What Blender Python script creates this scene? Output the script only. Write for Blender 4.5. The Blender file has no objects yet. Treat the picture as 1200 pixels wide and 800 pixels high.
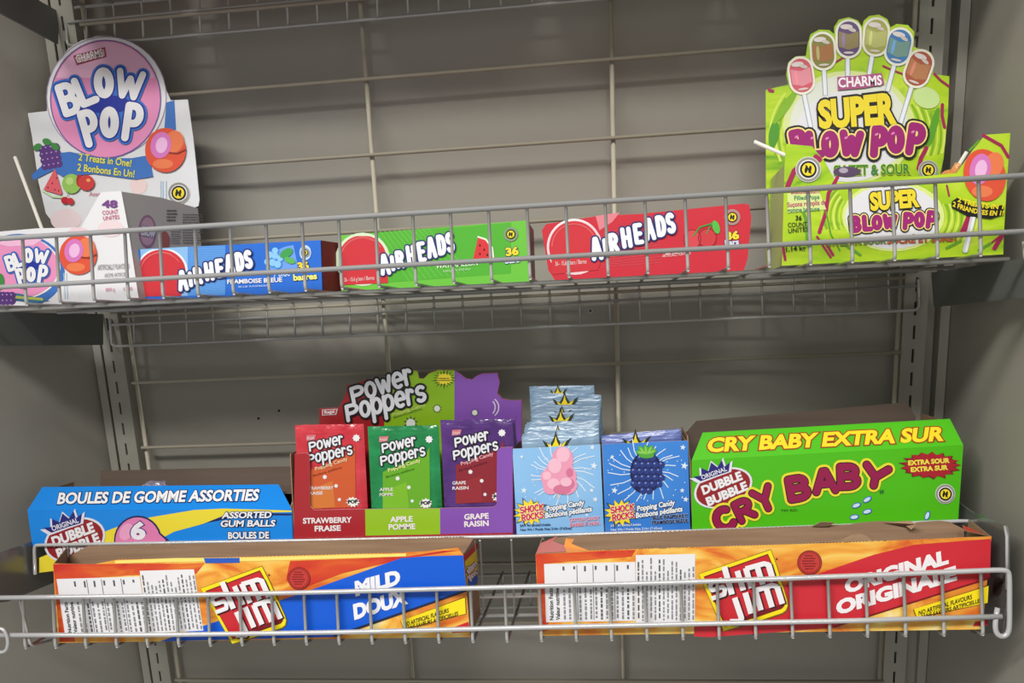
import bpy, bmesh, math, random
from mathutils import Vector, Matrix
from mathutils.geometry import tessellate_polygon
random.seed(7)
S = bpy.context.scene
COL = S.collection

# ------------------------------------------------------------------ camera
FPX = 1000.0
AD = Vector((115, -23, FPX)).normalized()                 # depth axis seen from the camera (x right, y down, z forward)
AX = Vector((.991, -.043, -.115)); AX = (AX - AD * AX.dot(AD)).normalized()
AN = AD.cross(AX)                                          # down axis
CAM = Vector((.134, -1.19, 1.45))
cam = bpy.data.cameras.new('camera'); cam.sensor_width = 36; cam.lens = FPX / 1200 * 36
cam.clip_start = .02
camo = bpy.data.objects.new('camera', cam); COL.objects.link(camo)
def c2w(v): return Vector((AX.dot(v), AD.dot(v), -AN.dot(v)))
_r, _u, _b = c2w(Vector((1, 0, 0))), c2w(Vector((0, -1, 0))), c2w(Vector((0, 0, -1)))
camo.matrix_world = Matrix(((_r.x, _u.x, _b.x, CAM.x), (_r.y, _u.y, _b.y, CAM.y), (_r.z, _u.z, _b.z, CAM.z), (0, 0, 0, 1)))
S.camera = camo

# ------------------------------------------------------------------ light
S.view_settings.view_transform = 'Standard'; S.view_settings.look = 'None'
S.view_settings.exposure = 0.0; S.view_settings.gamma = 1.0
S.view_settings.use_curve_mapping = False
wd = bpy.data.worlds.new('store_ambient'); S.world = wd; wd.use_nodes = True
bgn = wd.node_tree.nodes['Background']
bgn.inputs[0].default_value = (1.0, .985, .94, 1); bgn.inputs[1].default_value = .45
def area(name, loc, target, sx, sy, power, col):
    l = bpy.data.lights.new(name, 'AREA'); l.shape = 'RECTANGLE'; l.size = sx; l.size_y = sy
    l.energy = power; l.color = col
    o = bpy.data.objects.new(name, l); COL.objects.link(o); o.location = loc
    o.rotation_euler = (Vector(target) - Vector(loc)).to_track_quat('-Z', 'Y').to_euler()
    return o
area('ceiling_tube_light', (-1.3, -4.5, 5.0), (.0, -.05, 1.45), 6.0, .34, 500, (1, .975, .925))

# ------------------------------------------------------------------ picking points of the place
def ray(px, py): return c2w(Vector(((px - 600) / FPX, (py - 400) / FPX, 1)))
def P(px, py, Y):
    r = ray(px, py); return CAM + r * ((Y - CAM.y) / r.y)
def PP(px, py, p0, n):
    r = ray(px, py); return CAM + r * (n.dot(p0 - CAM) / n.dot(r))

# ------------------------------------------------------------------ materials
INK = .84
def dim(c): return tuple(v * INK for v in c[:3]) + (1,)
def lin(c): return tuple((x / 12.92 if x <= .04045 else ((x + .055) / 1.055) ** 2.4) for x in (v / 255 for v in c)) + (1,)
MC = {}
def M(rgb, rough=.42, metal=0.0, spec=.4, coat=0.0):
    k = (tuple(rgb), rough, metal, spec, coat)
    if k in MC: return MC[k]
    m = bpy.data.materials.new('print_%02x%02x%02x' % tuple(int(v) for v in rgb)); m.use_nodes = True
    b = m.node_tree.nodes['Principled BSDF']
    b.inputs['Base Color'].default_value = dim(lin(rgb)); b.inputs['Roughness'].default_value = rough
    b.inputs['Metallic'].default_value = metal; b.inputs['Specular IOR Level'].default_value = spec
    b.inputs['Coat Weight'].default_value = coat
    MC[k] = m; return m
def ramp_mat(name, stops, scale=(20, 20, 20), detail=4, distort=0, rough=.42, bump=0, kind='noise', bscale=200, metal=0, spec=.4, rot=(0, 0, 0), nscale=1.0, bmap=(1, 1, 1)):
    m = bpy.data.materials.new(name); m.use_nodes = True
    nt = m.node_tree; b = nt.nodes['Principled BSDF']
    tc = nt.nodes.new('ShaderNodeTexCoord'); mp = nt.nodes.new('ShaderNodeMapping')
    mp.inputs['Scale'].default_value = scale; mp.inputs['Rotation'].default_value = rot
    nt.links.new(tc.outputs['Object'], mp.inputs[0])
    if kind == 'noise':
        t = nt.nodes.new('ShaderNodeTexNoise'); t.inputs['Scale'].default_value = nscale; t.inputs['Detail'].default_value = detail
        t.inputs['Distortion'].default_value = distort
    else:
        t = nt.nodes.new('ShaderNodeTexWave'); t.wave_type = 'RINGS' if kind == 'rings' else 'BANDS'
        t.inputs['Scale'].default_value = nscale; t.inputs['Distortion'].default_value = distort; t.inputs['Detail'].default_value = detail
    nt.links.new(mp.outputs[0], t.inputs['Vector'])
    r = nt.nodes.new('ShaderNodeValToRGB')
    while len(r.color_ramp.elements) < len(stops): r.color_ramp.elements.new(.5)
    for e, (p, c) in zip(r.color_ramp.elements, stops): e.position = p; e.color = dim(lin(c))
    nt.links.new(t.outputs['Fac'], r.inputs[0])
    nt.links.new(r.outputs[0], b.inputs['Base Color'])
    b.inputs['Roughness'].default_value = rough; b.inputs['Metallic'].default_value = metal; b.inputs['Specular IOR Level'].default_value = spec
    if bump:
        n2 = nt.nodes.new('ShaderNodeTexNoise'); n2.inputs['Scale'].default_value = bscale; n2.inputs['Detail'].default_value = 3
        m2 = nt.nodes.new('ShaderNodeMapping'); m2.inputs['Scale'].default_value = bmap; nt.links.new(tc.outputs['Object'], m2.inputs[0]); nt.links.new(m2.outputs[0], n2.inputs['Vector'])
        bp = nt.nodes.new('ShaderNodeBump'); bp.inputs['Strength'].default_value = bump; bp.inputs['Distance'].default_value = .004
        nt.links.new(n2.outputs[0], bp.inputs['Height']); nt.links.new(bp.outputs[0], b.inputs['Normal'])
    return m
def foil(name, rgb, rgb2, rough=.13, bump=.75, bscale=48, bmap=(1, 1, 1)):
    return ramp_mat(name, [(.35, rgb), (.7, rgb2)], (30, 30, 30), 3, .3, rough, bump, 'noise', bscale, 0, .6, bmap=bmap)

PANEL = ramp_mat('painted_steel_panel', [(.3, (158, 154, 144)), (.7, (164, 160, 150))], (1.2, 1.2, 9), 4, 0, .5, .03, 'noise', 400, 0, .35)
UPR = M((166, 163, 152), .45, .0, .45)
DARK = M((14, 14, 14), .8)
WIRE = M((188, 188, 185), .3, .15, .7)
CHROME = M((194, 195, 197), .24, .15, .8)
GRIDW = M((190, 183, 165), .45, .1, .5)
BRK = M((116, 119, 115), .5, .2, .4)
PLATE = M((126, 129, 126), .25, .35, .7)
KRAFT = ramp_mat('kraft_card', [(.3, (146, 117, 92)), (.7, (164, 134, 107))], (10, 10, 160), 5, 0, .8)
SHADEKRAFT = ramp_mat('shaded_kraft_card', [(.3, (98, 84, 74)), (.7, (108, 93, 82))], (6, 6, 120), 5, 0, .75)  # kraft darkened, the shade inside opened boxes put into its colour
WCARD = M((226, 224, 224), .5)
GCARD = M((178, 174, 172), .55)

# ------------------------------------------------------------------ mesh builder
class MB:
    def __init__(s): s.v = []; s.f = []; s.m = []; s.mats = []; s.sm = []
    def mi(s, m):
        if m not in s.mats: s.mats.append(m)
        return s.mats.index(m)
    def face(s, pts, m, smooth=False):
        b = len(s.v); s.v += [Vector(p) for p in pts]; s.f.append(tuple(range(b, b + len(pts)))); s.m.append(s.mi(m)); s.sm.append(smooth)
    def mesh(s, vs, fs, m, smooth=False):
        b = len(s.v); s.v += [Vector(p) for p in vs]; k = s.mi(m)
        for f in fs: s.f.append(tuple(i + b for i in f)); s.m.append(k); s.sm.append(smooth)
    def box(s, lo, hi, m):
        (a, b, c), (d, e, f) = lo, hi
        s.hexa([(a, b, c), (d, b, c), (d, b, f), (a, b, f)], [(a, e, c), (d, e, c), (d, e, f), (a, e, f)], m)
    def hexa(s, A, B, m):
        n = len(A)
        s.mesh(list(A) + list(B), [tuple(range(n)), tuple(range(2 * n - 1, n - 1, -1))] + [(i, i + n, (i + 1) % n + n, (i + 1) % n) for i in range(n)], m)
    def prism(s, A, off, m, mside=None, mback=None):
        """concave outline A (3D points) extruded by off"""
        A = [Vector(p) for p in A]; off = Vector(off); B = [p + off for p in A]; n = len(A)
        T = tessellate_polygon([A])
        s.mesh(A, T, m); s.mesh(B, T, mback or mside or m)
        s.mesh(A + B, [(i, (i + 1) % n, (i + 1) % n + n, i + n) for i in range(n)], mside or m)
    def tube(s, pts, r, m, n=8, closed=False, cap=True):
        pts = [Vector(p) for p in pts]; L = len(pts); rings = []
        up = None
        for i, p in enumerate(pts):
            a = pts[(i - 1) % L] if (i > 0 or closed) else p; c = pts[(i + 1) % L] if (i < L - 1 or closed) else p
            t = (c - a).normalized()
            if up is None: up = Vector((0, 0, 1)) if abs(t.z) < .9 else Vector((1, 0, 0))
            e1 = t.cross(up).normalized(); e2 = e1.cross(t).normalized(); up = e2
            rings.append([p + (e1 * math.cos(2 * math.pi * k / n) + e2 * math.sin(2 * math.pi * k / n)) * r for k in range(n)])
        vs = [q for R in rings for q in R]; fs = []
        for i in range(L if closed else L - 1):
            j = (i + 1) % L
            for k in range(n): fs.append((i * n + k, i * n + (k + 1) % n, j * n + (k + 1) % n, j * n + k))
        if cap and not closed: fs += [tuple(range(n)), tuple(range((L - 1) * n, L * n))]
        s.mesh(vs, fs, m, True)
    def ball(s, c, rx, ry, rz, m, n=12, k=8, wob=0):
        vs = []; fs = []; c = Vector(c)
        for i in range(k + 1):
            th = math.pi * i / k
            for j in range(n):
                ph = 2 * math.pi * j / n; w = 1 + random.uniform(-wob, wob)
                vs.append(c + Vector((rx * math.sin(th) * math.cos(ph), ry * math.sin(th) * math.sin(ph), rz * math.cos(th))) * w)
        for i in range(k):
            for j in range(n): fs.append((i * n + j, i * n + (j + 1) % n, (i + 1) * n + (j + 1) % n, (i + 1) * n + j))
        s.mesh(vs, fs, m, not wob)
    def build(s, name, parent=None, loc=None):
        me = bpy.data.meshes.new(name)
        o = bpy.data.objects.new(name, me); COL.objects.link(o)
        if parent is not None:
            org = ORG[parent.name]; o.parent = parent
        elif loc is not None:
            org = Vector(loc); o.location = org
        else: org = Vector((0, 0, 0))
        ORG[o.name] = Vector(org)
        me.from_pydata([tuple(p - org) for p in s.v], [], s.f)
        for m in s.mats: me.materials.append(m)
        me.polygons.foreach_set('material_index', s.m); me.polygons.foreach_set('use_smooth', s.sm)
        me.update()
        return o
ORG = {}
def thing(name, label, cat, loc, group=None):
    o = bpy.data.objects.new(name, None); COL.objects.link(o); o.location = loc; o.empty_display_size = .02
    ORG[o.name] = Vector(loc); tag(o, label, cat, group); return o
def tag(o, label, cat, group=None):
    o['label'] = label; o['category'] = cat
    if group: o['group'] = group
    return o
def bend(pts, r, n=4):
    """polyline with rounded corners"""
    pts = [Vector(p) for p in pts]; out = [pts[0]]
    for a, b, c in zip(pts, pts[1:], pts[2:]):
        d1 = min(r, (a - b).length * .45); d2 = min(r, (c - b).length * .45)
        p = b + (a - b).normalized() * d1; q = b + (c - b).normalized() * d2
        for i in range(n + 1):
            t = i / n; out.append(p * (1 - t) ** 2 + b * 2 * t * (1 - t) + q * t * t)
    return out + [pts[-1]]

# ------------------------------------------------------------------ lettering
_tc = {}
def glyphmesh(txt, off):
    k = (txt, off)
    if k in _tc: return _tc[k]
    cu = bpy.data.curves.new('t', 'FONT'); cu.body = txt; cu.size = 1; cu.offset = off; cu.resolution_u = 3; cu.fill_mode = 'FRONT'
    ob = bpy.data.objects.new('t', cu); me = ob.to_mesh()
    vs = [(v.co.x, v.co.y) for v in me.vertices]; fs = [tuple(p.vertices) for p in me.polygons]
    ob.to_mesh_clear(); bpy.data.objects.remove(ob); bpy.data.curves.remove(cu)
    par = list(range(len(vs)))
    def find(i):
        while par[i] != i: par[i] = par[par[i]]; i = par[i]
        return i
    for f in fs:
        for i in f[1:]: par[find(i)] = find(f[0])
    ids = {}; isl = [ids.setdefault(find(i), len(ids)) for i in range(len(vs))]
    _tc[k] = (vs, fs, isl); return _tc[k]
CAPH = max(v[1] for v in glyphmesh('H', 0)[0])
def arcp(cx, cy, rx, ry, a0, a1, n=7):
    return [(cx + rx * math.cos(math.radians(a0 + (a1 - a0) * i / n)), cy + ry * math.sin(math.radians(a0 + (a1 - a0) * i / n))) for i in range(n + 1)]
STK = {
 'A': [[(0, 0), (.42, 1), (.58, 1), (1, 0)], [(.2, .36), (.8, .36)]],
 'B': [[(0, 0), (0, 1)], [(0, 1), (.5, 1)] + arcp(.5, .76, .42, .24, 90, -90) + [(0, .52)], [(.5, .52)] + arcp(.5, .26, .5, .26, 90, -90) + [(0, 0)]],
 'C': [arcp(.55, .5, .55, .5, 50, 310, 12)],
 'D': [[(0, 0), (0, 1), (.4, 1)] + arcp(.4, .5, .6, .5, 90, -90, 10) + [(0, 0)]],
 'E': [[(1, 1), (0, 1), (0, 0), (1, 0)], [(0, .5), (.85, .5)]],
 'H': [[(0, 0), (0, 1)], [(1, 0), (1, 1)], [(0, .5), (1, .5)]],
 'I': [[(.5, 0), (.5, 1)]],
 'K': [[(0, 0), (0, 1)], [(.95, 1), (0, .45)], [(.3, .6), (1, 0)]],
 'L': [[(0, 1), (0, 0), (1, 0)]],
 'M': [[(0, 0), (.1, 1), (.5, .3), (.9, 1), (1, 0)]],
 'N': [[(0, 0), (0, 1), (1, 0), (1, 1)]],
 'O': [arcp(.5, .5, .5, .5, 0, 360, 16)],
 'P': [[(0, 0), (0, 1)], [(0, 1), (.5, 1)] + arcp(.5, .73, .5, .27, 90, -90) + [(0, .46)]],
 'R': [[(0, 0), (0, 1)], [(0, 1), (.5, 1)] + arcp(.5, .74, .45, .26, 90, -90) + [(0, .48)], [(.45, .48), (1, 0)]],
 'S': [arcp(.5, .745, .48, .255, 35, 270, 9) + arcp(.5, .245, .5, .245, 90, -150, 9)],
 'T': [[(0, 1), (1, 1)], [(.5, 1), (.5, 0)]],
 'U': [[(0, 1), (0, .4)] + arcp(.5, .4, .5, .4, 180, 360, 9) + [(1, 1)]],
 'W': [[(0, 1), (.25, 0), (.5, .75), (.75, 0), (1, 1)]],
 'X': [[(0, 0), (1, 1)], [(0, 1), (1, 0)]],
 'Y': [[(0, 1), (.5, .45), (1, 1)], [(.5, .45), (.5, 0)]],
 'e': [[(0, .5), (1, .5)] + arcp(.5, .5, .5, .5, 0, 300, 12)],
 'w': [[(0, 1), (.25, 0), (.5, .8), (.75, 0), (1, 1)]],
 'r': [[(0, 0), (0, 1)], [(0, .6)] + arcp(.5, .6, .45, .36, 160, 40, 5)],
 's': [arcp(.5, .745, .48, .255, 35, 270, 9) + arcp(.5, .245, .5, .245, 90, -150, 9)],
 'o': [arcp(.5, .5, .5, .5, 0, 360, 14)],
 'p': [[(0, -.55), (0, 1)], arcp(.5, .5, .5, .5, 0, 360, 14)],
}
EPS = .0002; MICRO = .0055      # ink layers, and a hair between pieces of one layer so that none coincide
class Art:
    """printing on a plane of the place, drawn in the pixel frame of a crop"""
    def __init__(s, mb, p0, n=(0, -1, 0)):
        s.mb = mb; s.p0 = Vector(p0); s.n = Vector(n).normalized(); s.o = (0, 0, 1)
        if s.n.dot(CAM - s.p0) < 0: s.n = -s.n
        s.k = {}
    def crop(s, ox, oy, sc): s.o = (ox, oy, sc); return s
    def at(s, x, y, L=0):
        ox, oy, sc = s.o
        return PP(ox + x / sc, oy + y / sc, s.p0, s.n) + s.n * (EPS * L)
    def nx(s, L):
        s.k[L] = (s.k.get(L, -1) + 1) % 170; return L + s.k[L] * MICRO
    def poly(s, pts, m, L=1):
        L = s.nx(L)
        q = [s.at(x, y, L) for x, y in pts]
        s.mb.mesh(q, tessellate_polygon([q]), m)
    def ell(s, cx, cy, rx, ry, m, L=1, rot=0, n=28, a0=0, a1=360):
        c, d = math.cos(math.radians(rot)), math.sin(math.radians(rot))
        pts = []
        for i in range(n + (a1 - a0 < 360)):
            a = math.radians(a0 + (a1 - a0) * i / n); x, y = rx * math.cos(a), ry * math.sin(a)
            pts.append((cx + x * c - y * d, cy + x * d + y * c))
        s.poly(pts, m, L)
    def ring(s, cx, cy, rx, ry, t, m, L=1, rot=0, a0=0, a1=360, n=28):
        c, d = math.cos(math.radians(rot)), math.sin(math.radians(rot))
        s.line([(cx + rx * math.cos(a) * c - ry * math.sin(a) * d, cy + rx * math.cos(a) * d + ry * math.sin(a) * c) for a in [math.radians(a0 + (a1 - a0) * i / n) for i in range(n + 1)]], t, m, L, False)
    def caps(s, cx, cy, w, h, rot, m, L=1, r=None):
        r = min(w, h) / 2 if r is None else r; pts = []
        for (sx, sy, a) in ((1, 1, 0), (-1, 1, 90), (-1, -1, 180), (1, -1, 270)):
            for i in range(7):
                t = math.radians(a + 15 * i); pts.append((sx * (w / 2 - r) + r * math.cos(t), sy * (h / 2 - r) + r * math.sin(t)))
        c, d = math.cos(math.radians(rot)), math.sin(math.radians(rot))
        s.poly([(cx + x * c - y * d, cy + x * d + y * c) for x, y in pts], m, L)
    def rect(s, x0, y0, x1, y1, m, L=1): s.poly([(x0, y0), (x1, y0), (x1, y1), (x0, y1)], m, L)
    def star(s, cx, cy, r0, r1, n, m, L=1, rot=0, jit=0, ys=1.0):
        pts = []
        for i in range(2 * n):
            a = math.radians(rot) + math.pi * i / n; r = (r0 if i % 2 == 0 else r1) * (1 + random.uniform(-jit, jit))
            pts.append((cx + r * math.sin(a), cy - r * math.cos(a) * ys))
        s.poly(pts, m, L)
    def line(s, pts, t, m, L=1, round_=True):
        t = t / 2
        for (a, b) in zip(pts, pts[1:]):
            dx, dy = b[0] - a[0], b[1] - a[1]; l = math.hypot(dx, dy) or 1e-6; nx, ny = -dy / l * t, dx / l * t
            K = s.nx(L); s.mb.face([s.at(a[0] + nx, a[1] + ny, K), s.at(b[0] + nx, b[1] + ny, K), s.at(b[0] - nx, b[1] - ny, K), s.at(a[0] - nx, a[1] - ny, K)], m)
        for i, p in enumerate(pts):
            if round_ or 0 < i < len(pts) - 1:
                K = s.nx(L); s.mb.face([s.at(p[0] + t * math.cos(k * math.pi / 6), p[1] + t * math.sin(k * math.pi / 6), K) for k in range(12)], m)
    def sl(s, ch, cx, cy, w, h, rot, t, m, L=5, outs=(), shear=0):
        """one rounded letter: box w x h centred at cx, cy; outs = [(extra, material, layer)]"""
        c, d = math.cos(math.radians(rot)), math.sin(math.radians(rot))
        for st in STK[ch]:
            q = []
            for u, v in st:
                x = (u - .5) * w + shear * (v - .5) * h; y = -(v - .5) * h
                q.append((cx + x * c - y * d, cy + x * d + y * c))
            s.line(q, t, m, L)
            for ex, om, ol in outs: s.line(q, t + 2 * ex, om, ol)
    def word(s, txt, x0, y0, x1, y1, h, t, m, L=5, outs=(), shear=0, arc=0, gap=.3, h1=None, wid=None):
        """rounded letters along a baseline from (x0, y0) to (x1, y1); t = stroke width"""
        wid = wid or {}
        ws = [wid.get(ch, .18 if ch == 'I' else (1.25 if ch in 'MWw' else (.45 if ch == ' ' else .8))) for ch in txt]
        tot = sum(ws) + gap * (len(txt) - 1); ln = math.hypot(x1 - x0, y1 - y0); k = ln / tot
        rot = math.degrees(math.atan2(y1 - y0, x1 - x0)); u = 0
        for ch, w in zip(txt, ws):
            f = (u + w / 2) / tot; hh = h + ((h1 or h) - h) * f
            bx = x0 + (x1 - x0) * f; by = y0 + (y1 - y0) * f - arc * 4 * f * (1 - f)
            r2 = rot - math.degrees(math.atan2(arc * 4 * (1 - 2 * f), ln)); a = math.radians(r2)
            if ch != ' ': s.sl(ch, bx + math.sin(a) * hh / 2, by - math.cos(a) * hh / 2, w * k, hh, r2, t, m, L, outs, shear)
            u += w + gap
    def text(s, txt, x0, y0, x1, y1, h, m, L=5, off=0.0, outs=(), shear=0, arc=0, h1=None):
        """printed words, baseline (x0, y0)-(x1, y1), capital height h; outs = [(offset, material, layer)]"""
        bv = glyphmesh(txt, 0)[0]; a, b = min(v[0] for v in bv), max(v[0] for v in bv)
        dx, dy = x1 - x0, y1 - y0; ln = math.hypot(dx, dy); ux, uy = dx / ln, dy / ln; nx, ny = uy, -ux
        for o_, m_, l_ in list(outs) + [(off, m, L)]:
            vs, fs, isl = glyphmesh(txt, o_); q = []; KK = [s.nx(l_) for _ in range(max(isl) + 1)]
            for (x, y), il in zip(vs, isl):
                f = (x - a) / (b - a); v = y / CAPH; hh = h + ((h1 or h) - h) * f
                U = f * ln + shear * v * hh; V = v * hh + arc * 4 * f * (1 - f)
                q.append(s.at(x0 + ux * U + nx * V, y0 + uy * U + ny * V, KK[il]))
            s.mb.mesh(q, fs, m_)
    def lines(s, x0, y0, x1, y1, n, m, L=3, t=.35, seed=0, dirv='v'):
        """illegible small print: rows of short dashes; dirv 'v' = rows run vertically"""
        rnd = random.Random(seed)
        for i in range(n):
            if dirv == 'v':
                x = x0 + (x1 - x0) * (i + .5) / n; hw = (x1 - x0) / n * t / 2; y = y0 + rnd.random() * (y1 - y0) * .25
                while y < y1:
                    e = min(y1, y + rnd.uniform(.02, .08) * (y1 - y0)); s.rect(x - hw, y, x + hw, e, m, L); y = e + rnd.uniform(.01, .03) * (y1 - y0)
            else:
                y = y0 + (y1 - y0) * (i + .5) / n; hw = (y1 - y0) / n * t / 2; x = x0; xe = x1 - rnd.random() * (x1 - x0) * .2
                while x < xe:
                    e = min(xe, x + rnd.uniform(.03, .1) * (x1 - x0)); s.rect(x, y - hw, e, y + hw, m, L); x = e + rnd.uniform(.01, .03) * (x1 - x0)
W_ = M((238, 238, 240)); NAVY = M((34, 42, 110)); BLK = M((22, 20, 22)); YEL = M((246, 222, 40)); RED = M((196, 46, 56)); MAG = M((168, 40, 110))

# ================================================================== the setting
def WP(x, z, off=0.0):
    """point on the leaning back panel (off = how far in front of it)"""
    return Vector((x + .023 * (z - 1.45), .02 - .2 * (z - 1.5) - off, z))
def struct(o, lab=None): o['kind'] = 'structure'; return o
ZB, ZT = .72, 2.25
b = MB()
OB, OT = .0115, -.0225        # the panel stands a little more upright than the wire grid before it
BW = [WP(-.715, ZB, OB), WP(.61, ZB, OB), WP(.61, ZT, OT), WP(-.715, ZT, OT)]
b.hexa(BW, [p + Vector((0, .02, .004)) for p in BW], PANEL)
WN = (BW[1] - BW[0]).cross(BW[3] - BW[0]).normalized()
aw = Art(b, BW[0], WN)
for (x, y) in ((327, 481), (303, 490), (661, 472)): aw.ell(x, y, 1.5, 1.5, DARK, 2, n=10)
aw.ell(692.5, 364.5, 3.2, 3.2, M((150, 146, 140), .3, .8), 3, n=12); aw.ell(692, 364, 1.4, 1.4, DARK, 5, n=8)
struct(b.build('wall_back'))
b = MB()
LW = [WP(-.626, ZB, -.04), WP(-.626, ZT, -.04), WP(-.641 - (.38 * .62), ZT, .62), WP(-.641 - (.38 * .62), ZB, .62)]       # the left side panel opens out towards the aisle
b.hexa(LW, [p + Vector((-.02, 0, 0)) for p in LW], PANEL)
struct(b.build('wall_left'))
b = MB()
b.hexa([WP(.588, ZB, -.04), WP(.588, ZT, -.04), WP(.588, ZT, .62), WP(.588, ZB, .62)], [p + Vector((.02, 0, 0)) for p in (WP(.588, ZB, -.04), WP(.588, ZT, -.04), WP(.588, ZT, .62), WP(.588, ZB, .62))], PANEL)
struct(b.build('wall_right'))
# corner trims between back panel and side panels
for n, x in ((1, -.634), (2, .581)):
    b = MB()
    b.hexa([WP(x - .006, ZB, .018), WP(x + .006, ZB, .018), WP(x + .006, ZT, .018), WP(x - .006, ZT, .018)], [WP(x - .006, ZB, -.024), WP(x + .006, ZB, -.024), WP(x + .006, ZT, -.024), WP(x - .006, ZT, -.024)], PANEL)
    struct(b.build('trim_%d' % n))

def upright(x0, x1, xs, z0s, label):
    t = thing('slotted_upright', label, 'upright', WP((x0 + x1) / 2, ZB, .02), 'slotted shelf uprights')
    b = MB(); F = .02; sw = .0016; pitch = .032; sl = .0185
    def slab(xa, xb, za, zb, f=F, d=.006, m=UPR):
        b.hexa([WP(xa, za, f), WP(xb, za, f), WP(xb, zb, f), WP(xa, zb, f)], [WP(xa, za, f - d), WP(xb, za, f - d), WP(xb, zb, f - d), WP(xa, zb, f - d)], m)
    slab(x0, xs - sw, ZB, ZT); slab(xs + sw, x1, ZB, ZT)
    k = int((ZB - z0s) / pitch) - 1; last = ZB
    while last < ZT:
        zs = z0s + k * pitch; k += 1
        if zs < ZB + .001: continue
        if zs > last: slab(xs - sw, xs + sw, last, min(zs, ZT))
        last = zs + sl
    b.build('slotted_face', t)
    b = MB()
    for (xa, xb) in ((x0, x0 + .002), (x1 - .002, x1)):
        b.hexa([WP(xa, ZB, F - .006), WP(xb, ZB, F - .006), WP(xb, ZT, F - .006), WP(xa, ZT, F - .006)], [WP(xa, ZB, -.022), WP(xb, ZB, -.022), WP(xb, ZT, -.022), WP(xa, ZT, -.022)], UPR)
    b.build('side_flange', t)
    b = MB()
    b.hexa([WP(xs - .006, ZB, .0138), WP(xs + .006, ZB, .0138), WP(xs + .006, ZT, .0138), WP(xs - .006, ZT, .0138)], [WP(xs - .006, ZB, .0123), WP(xs + .006, ZB, .0123), WP(xs + .006, ZT, .0123), WP(xs - .006, ZT, .0123)], DARK)
    b.build('slot_shade_strip', t)  # black strip that paints the shade inside the slots
upright(-.623, -.592, -.6095, 1.439, 'grey slotted steel upright in the left corner behind the shelves')
upright(.526, .557, .5415, 1.440, 'grey slotted steel upright at the right, behind the lime green lollipop display')

# wire grid on the back panel
t = thing('wire_back_grid', 'cream coated wire grid fixed to the grey back panel behind the shelves', 'wire grid', WP(0, .8, .02))
b = MB()
GX = [-.579, -.188, .143, .5215]
for z in [.799, .899, .997, 1.094, 1.192, 1.290, 1.391, 1.491, 1.592, 1.694, 1.792, 1.892, 1.992, 2.092]:
    b.tube([WP(GX[0] - .004, z, .0222), WP(GX[3] + .004, z, .0222)], .0026, GRIDW, 6)
b.build('cross_wires', t)
b = MB()
for x in GX: b.tube([WP(x, .76, .0166), WP(x, 2.16, .0166)], .0032, GRIDW, 8)
b.build('upright_wires', t)

# ------------------------------------------------------------------ shelves
PX0 = P(300 + 558 / 4, 262, -.29).x
PITCH = .0412
def xs_between(a, bb, base=PX0, pitch=PITCH):
    k0 = math.ceil((a - base) / pitch); out = []
    while base + k0 * pitch <= bb: out.append(base + k0 * pitch); k0 += 1
    return out
def shelf(label, zd, yb, yf, xl, xr, fence, bracket=True):
    t = thing('wire_shelf', label, 'shelf', (0, yb, zd), 'wire shelves')
    X = xs_between(xl + .008, xr - .008)
    d = MB()
    for x in X: d.tube([(x, yf + .004, zd), (x, yb, zd)], .0019, WIRE, 6)
    for y in (yf + .03, yf + .17): d.tube([(xl, y, zd - .004), (xr, y, zd - .004)], .0024, WIRE, 6)
    d.tube([(xl, yb, zd - .001), (xr, yb, zd - .001)], .0022, WIRE, 6)
    d.build('deck', t)
    l = MB()
    for x in X: l.tube(bend([(x, yb - .008, zd), (x, yb + .001, zd - .002), (x, yb + .001, zd - .053)], .008), .0017, WIRE, 6)
    l.tube([(xl + .004, yb - .002, zd - .021), (xr - .004, yb - .002, zd - .021)], .0021, WIRE, 6)
    l.tube(bend([(xl, yb, zd - .012), (xl, yb, zd - .053), (xr, yb, zd - .053), (xr, yb, zd - .012)], .008), .0023, WIRE, 6)
    l.build('rear_lip', t)
    f = MB()
    for z, r in ((zd + .076, .0030), (zd + .021, .0027)): f.tube([(xl - .005, yf, z), (xr + .012, yf, z)], r, CHROME, 8)
    for x in X: f.tube(bend([(x, yf + .003, zd + .076), (x, yf + .003, zd), (x, yf + .03, zd)], .006), .0019, WIRE, 6)
    for x in (xl - .004, xr + .010):
        f.tube(bend([(x, yf, zd + .078), (x, yf - .006, zd + .0), (x, yf + .004, zd - .016), (x, yf + .016, zd - .008), (x, yf + .018, zd + .012)], .01), .0024, CHROME, 8)
    f.build('front_fence', t)
    for x in (xl - .012, xr + .018):
        k = MB()
        A = [(x - .0015, yf + .002, zd - .004), (x - .0015, yb + .0, zd - .004), (x - .0015, yb - .004, zd - .05), (x - .0015, yf + .012, zd - .044), (x - .0015, yf + .002, zd - .030)]
        k.prism(A, (.003, 0, 0), BRK)
        k.build('bracket', t)
    return t
shelf('upper wire shelf in view carrying lollipop boxes and chewy bar boxes', 1.500, .0, -.29, -.602, .543, True)
ZTOP = P(165, 20, -.075).z + .021
shelf('wire shelf cut off by the top edge of the photo, only its rear lip seen', ZTOP, -.078, -.368, -.595, .549, True)

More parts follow.
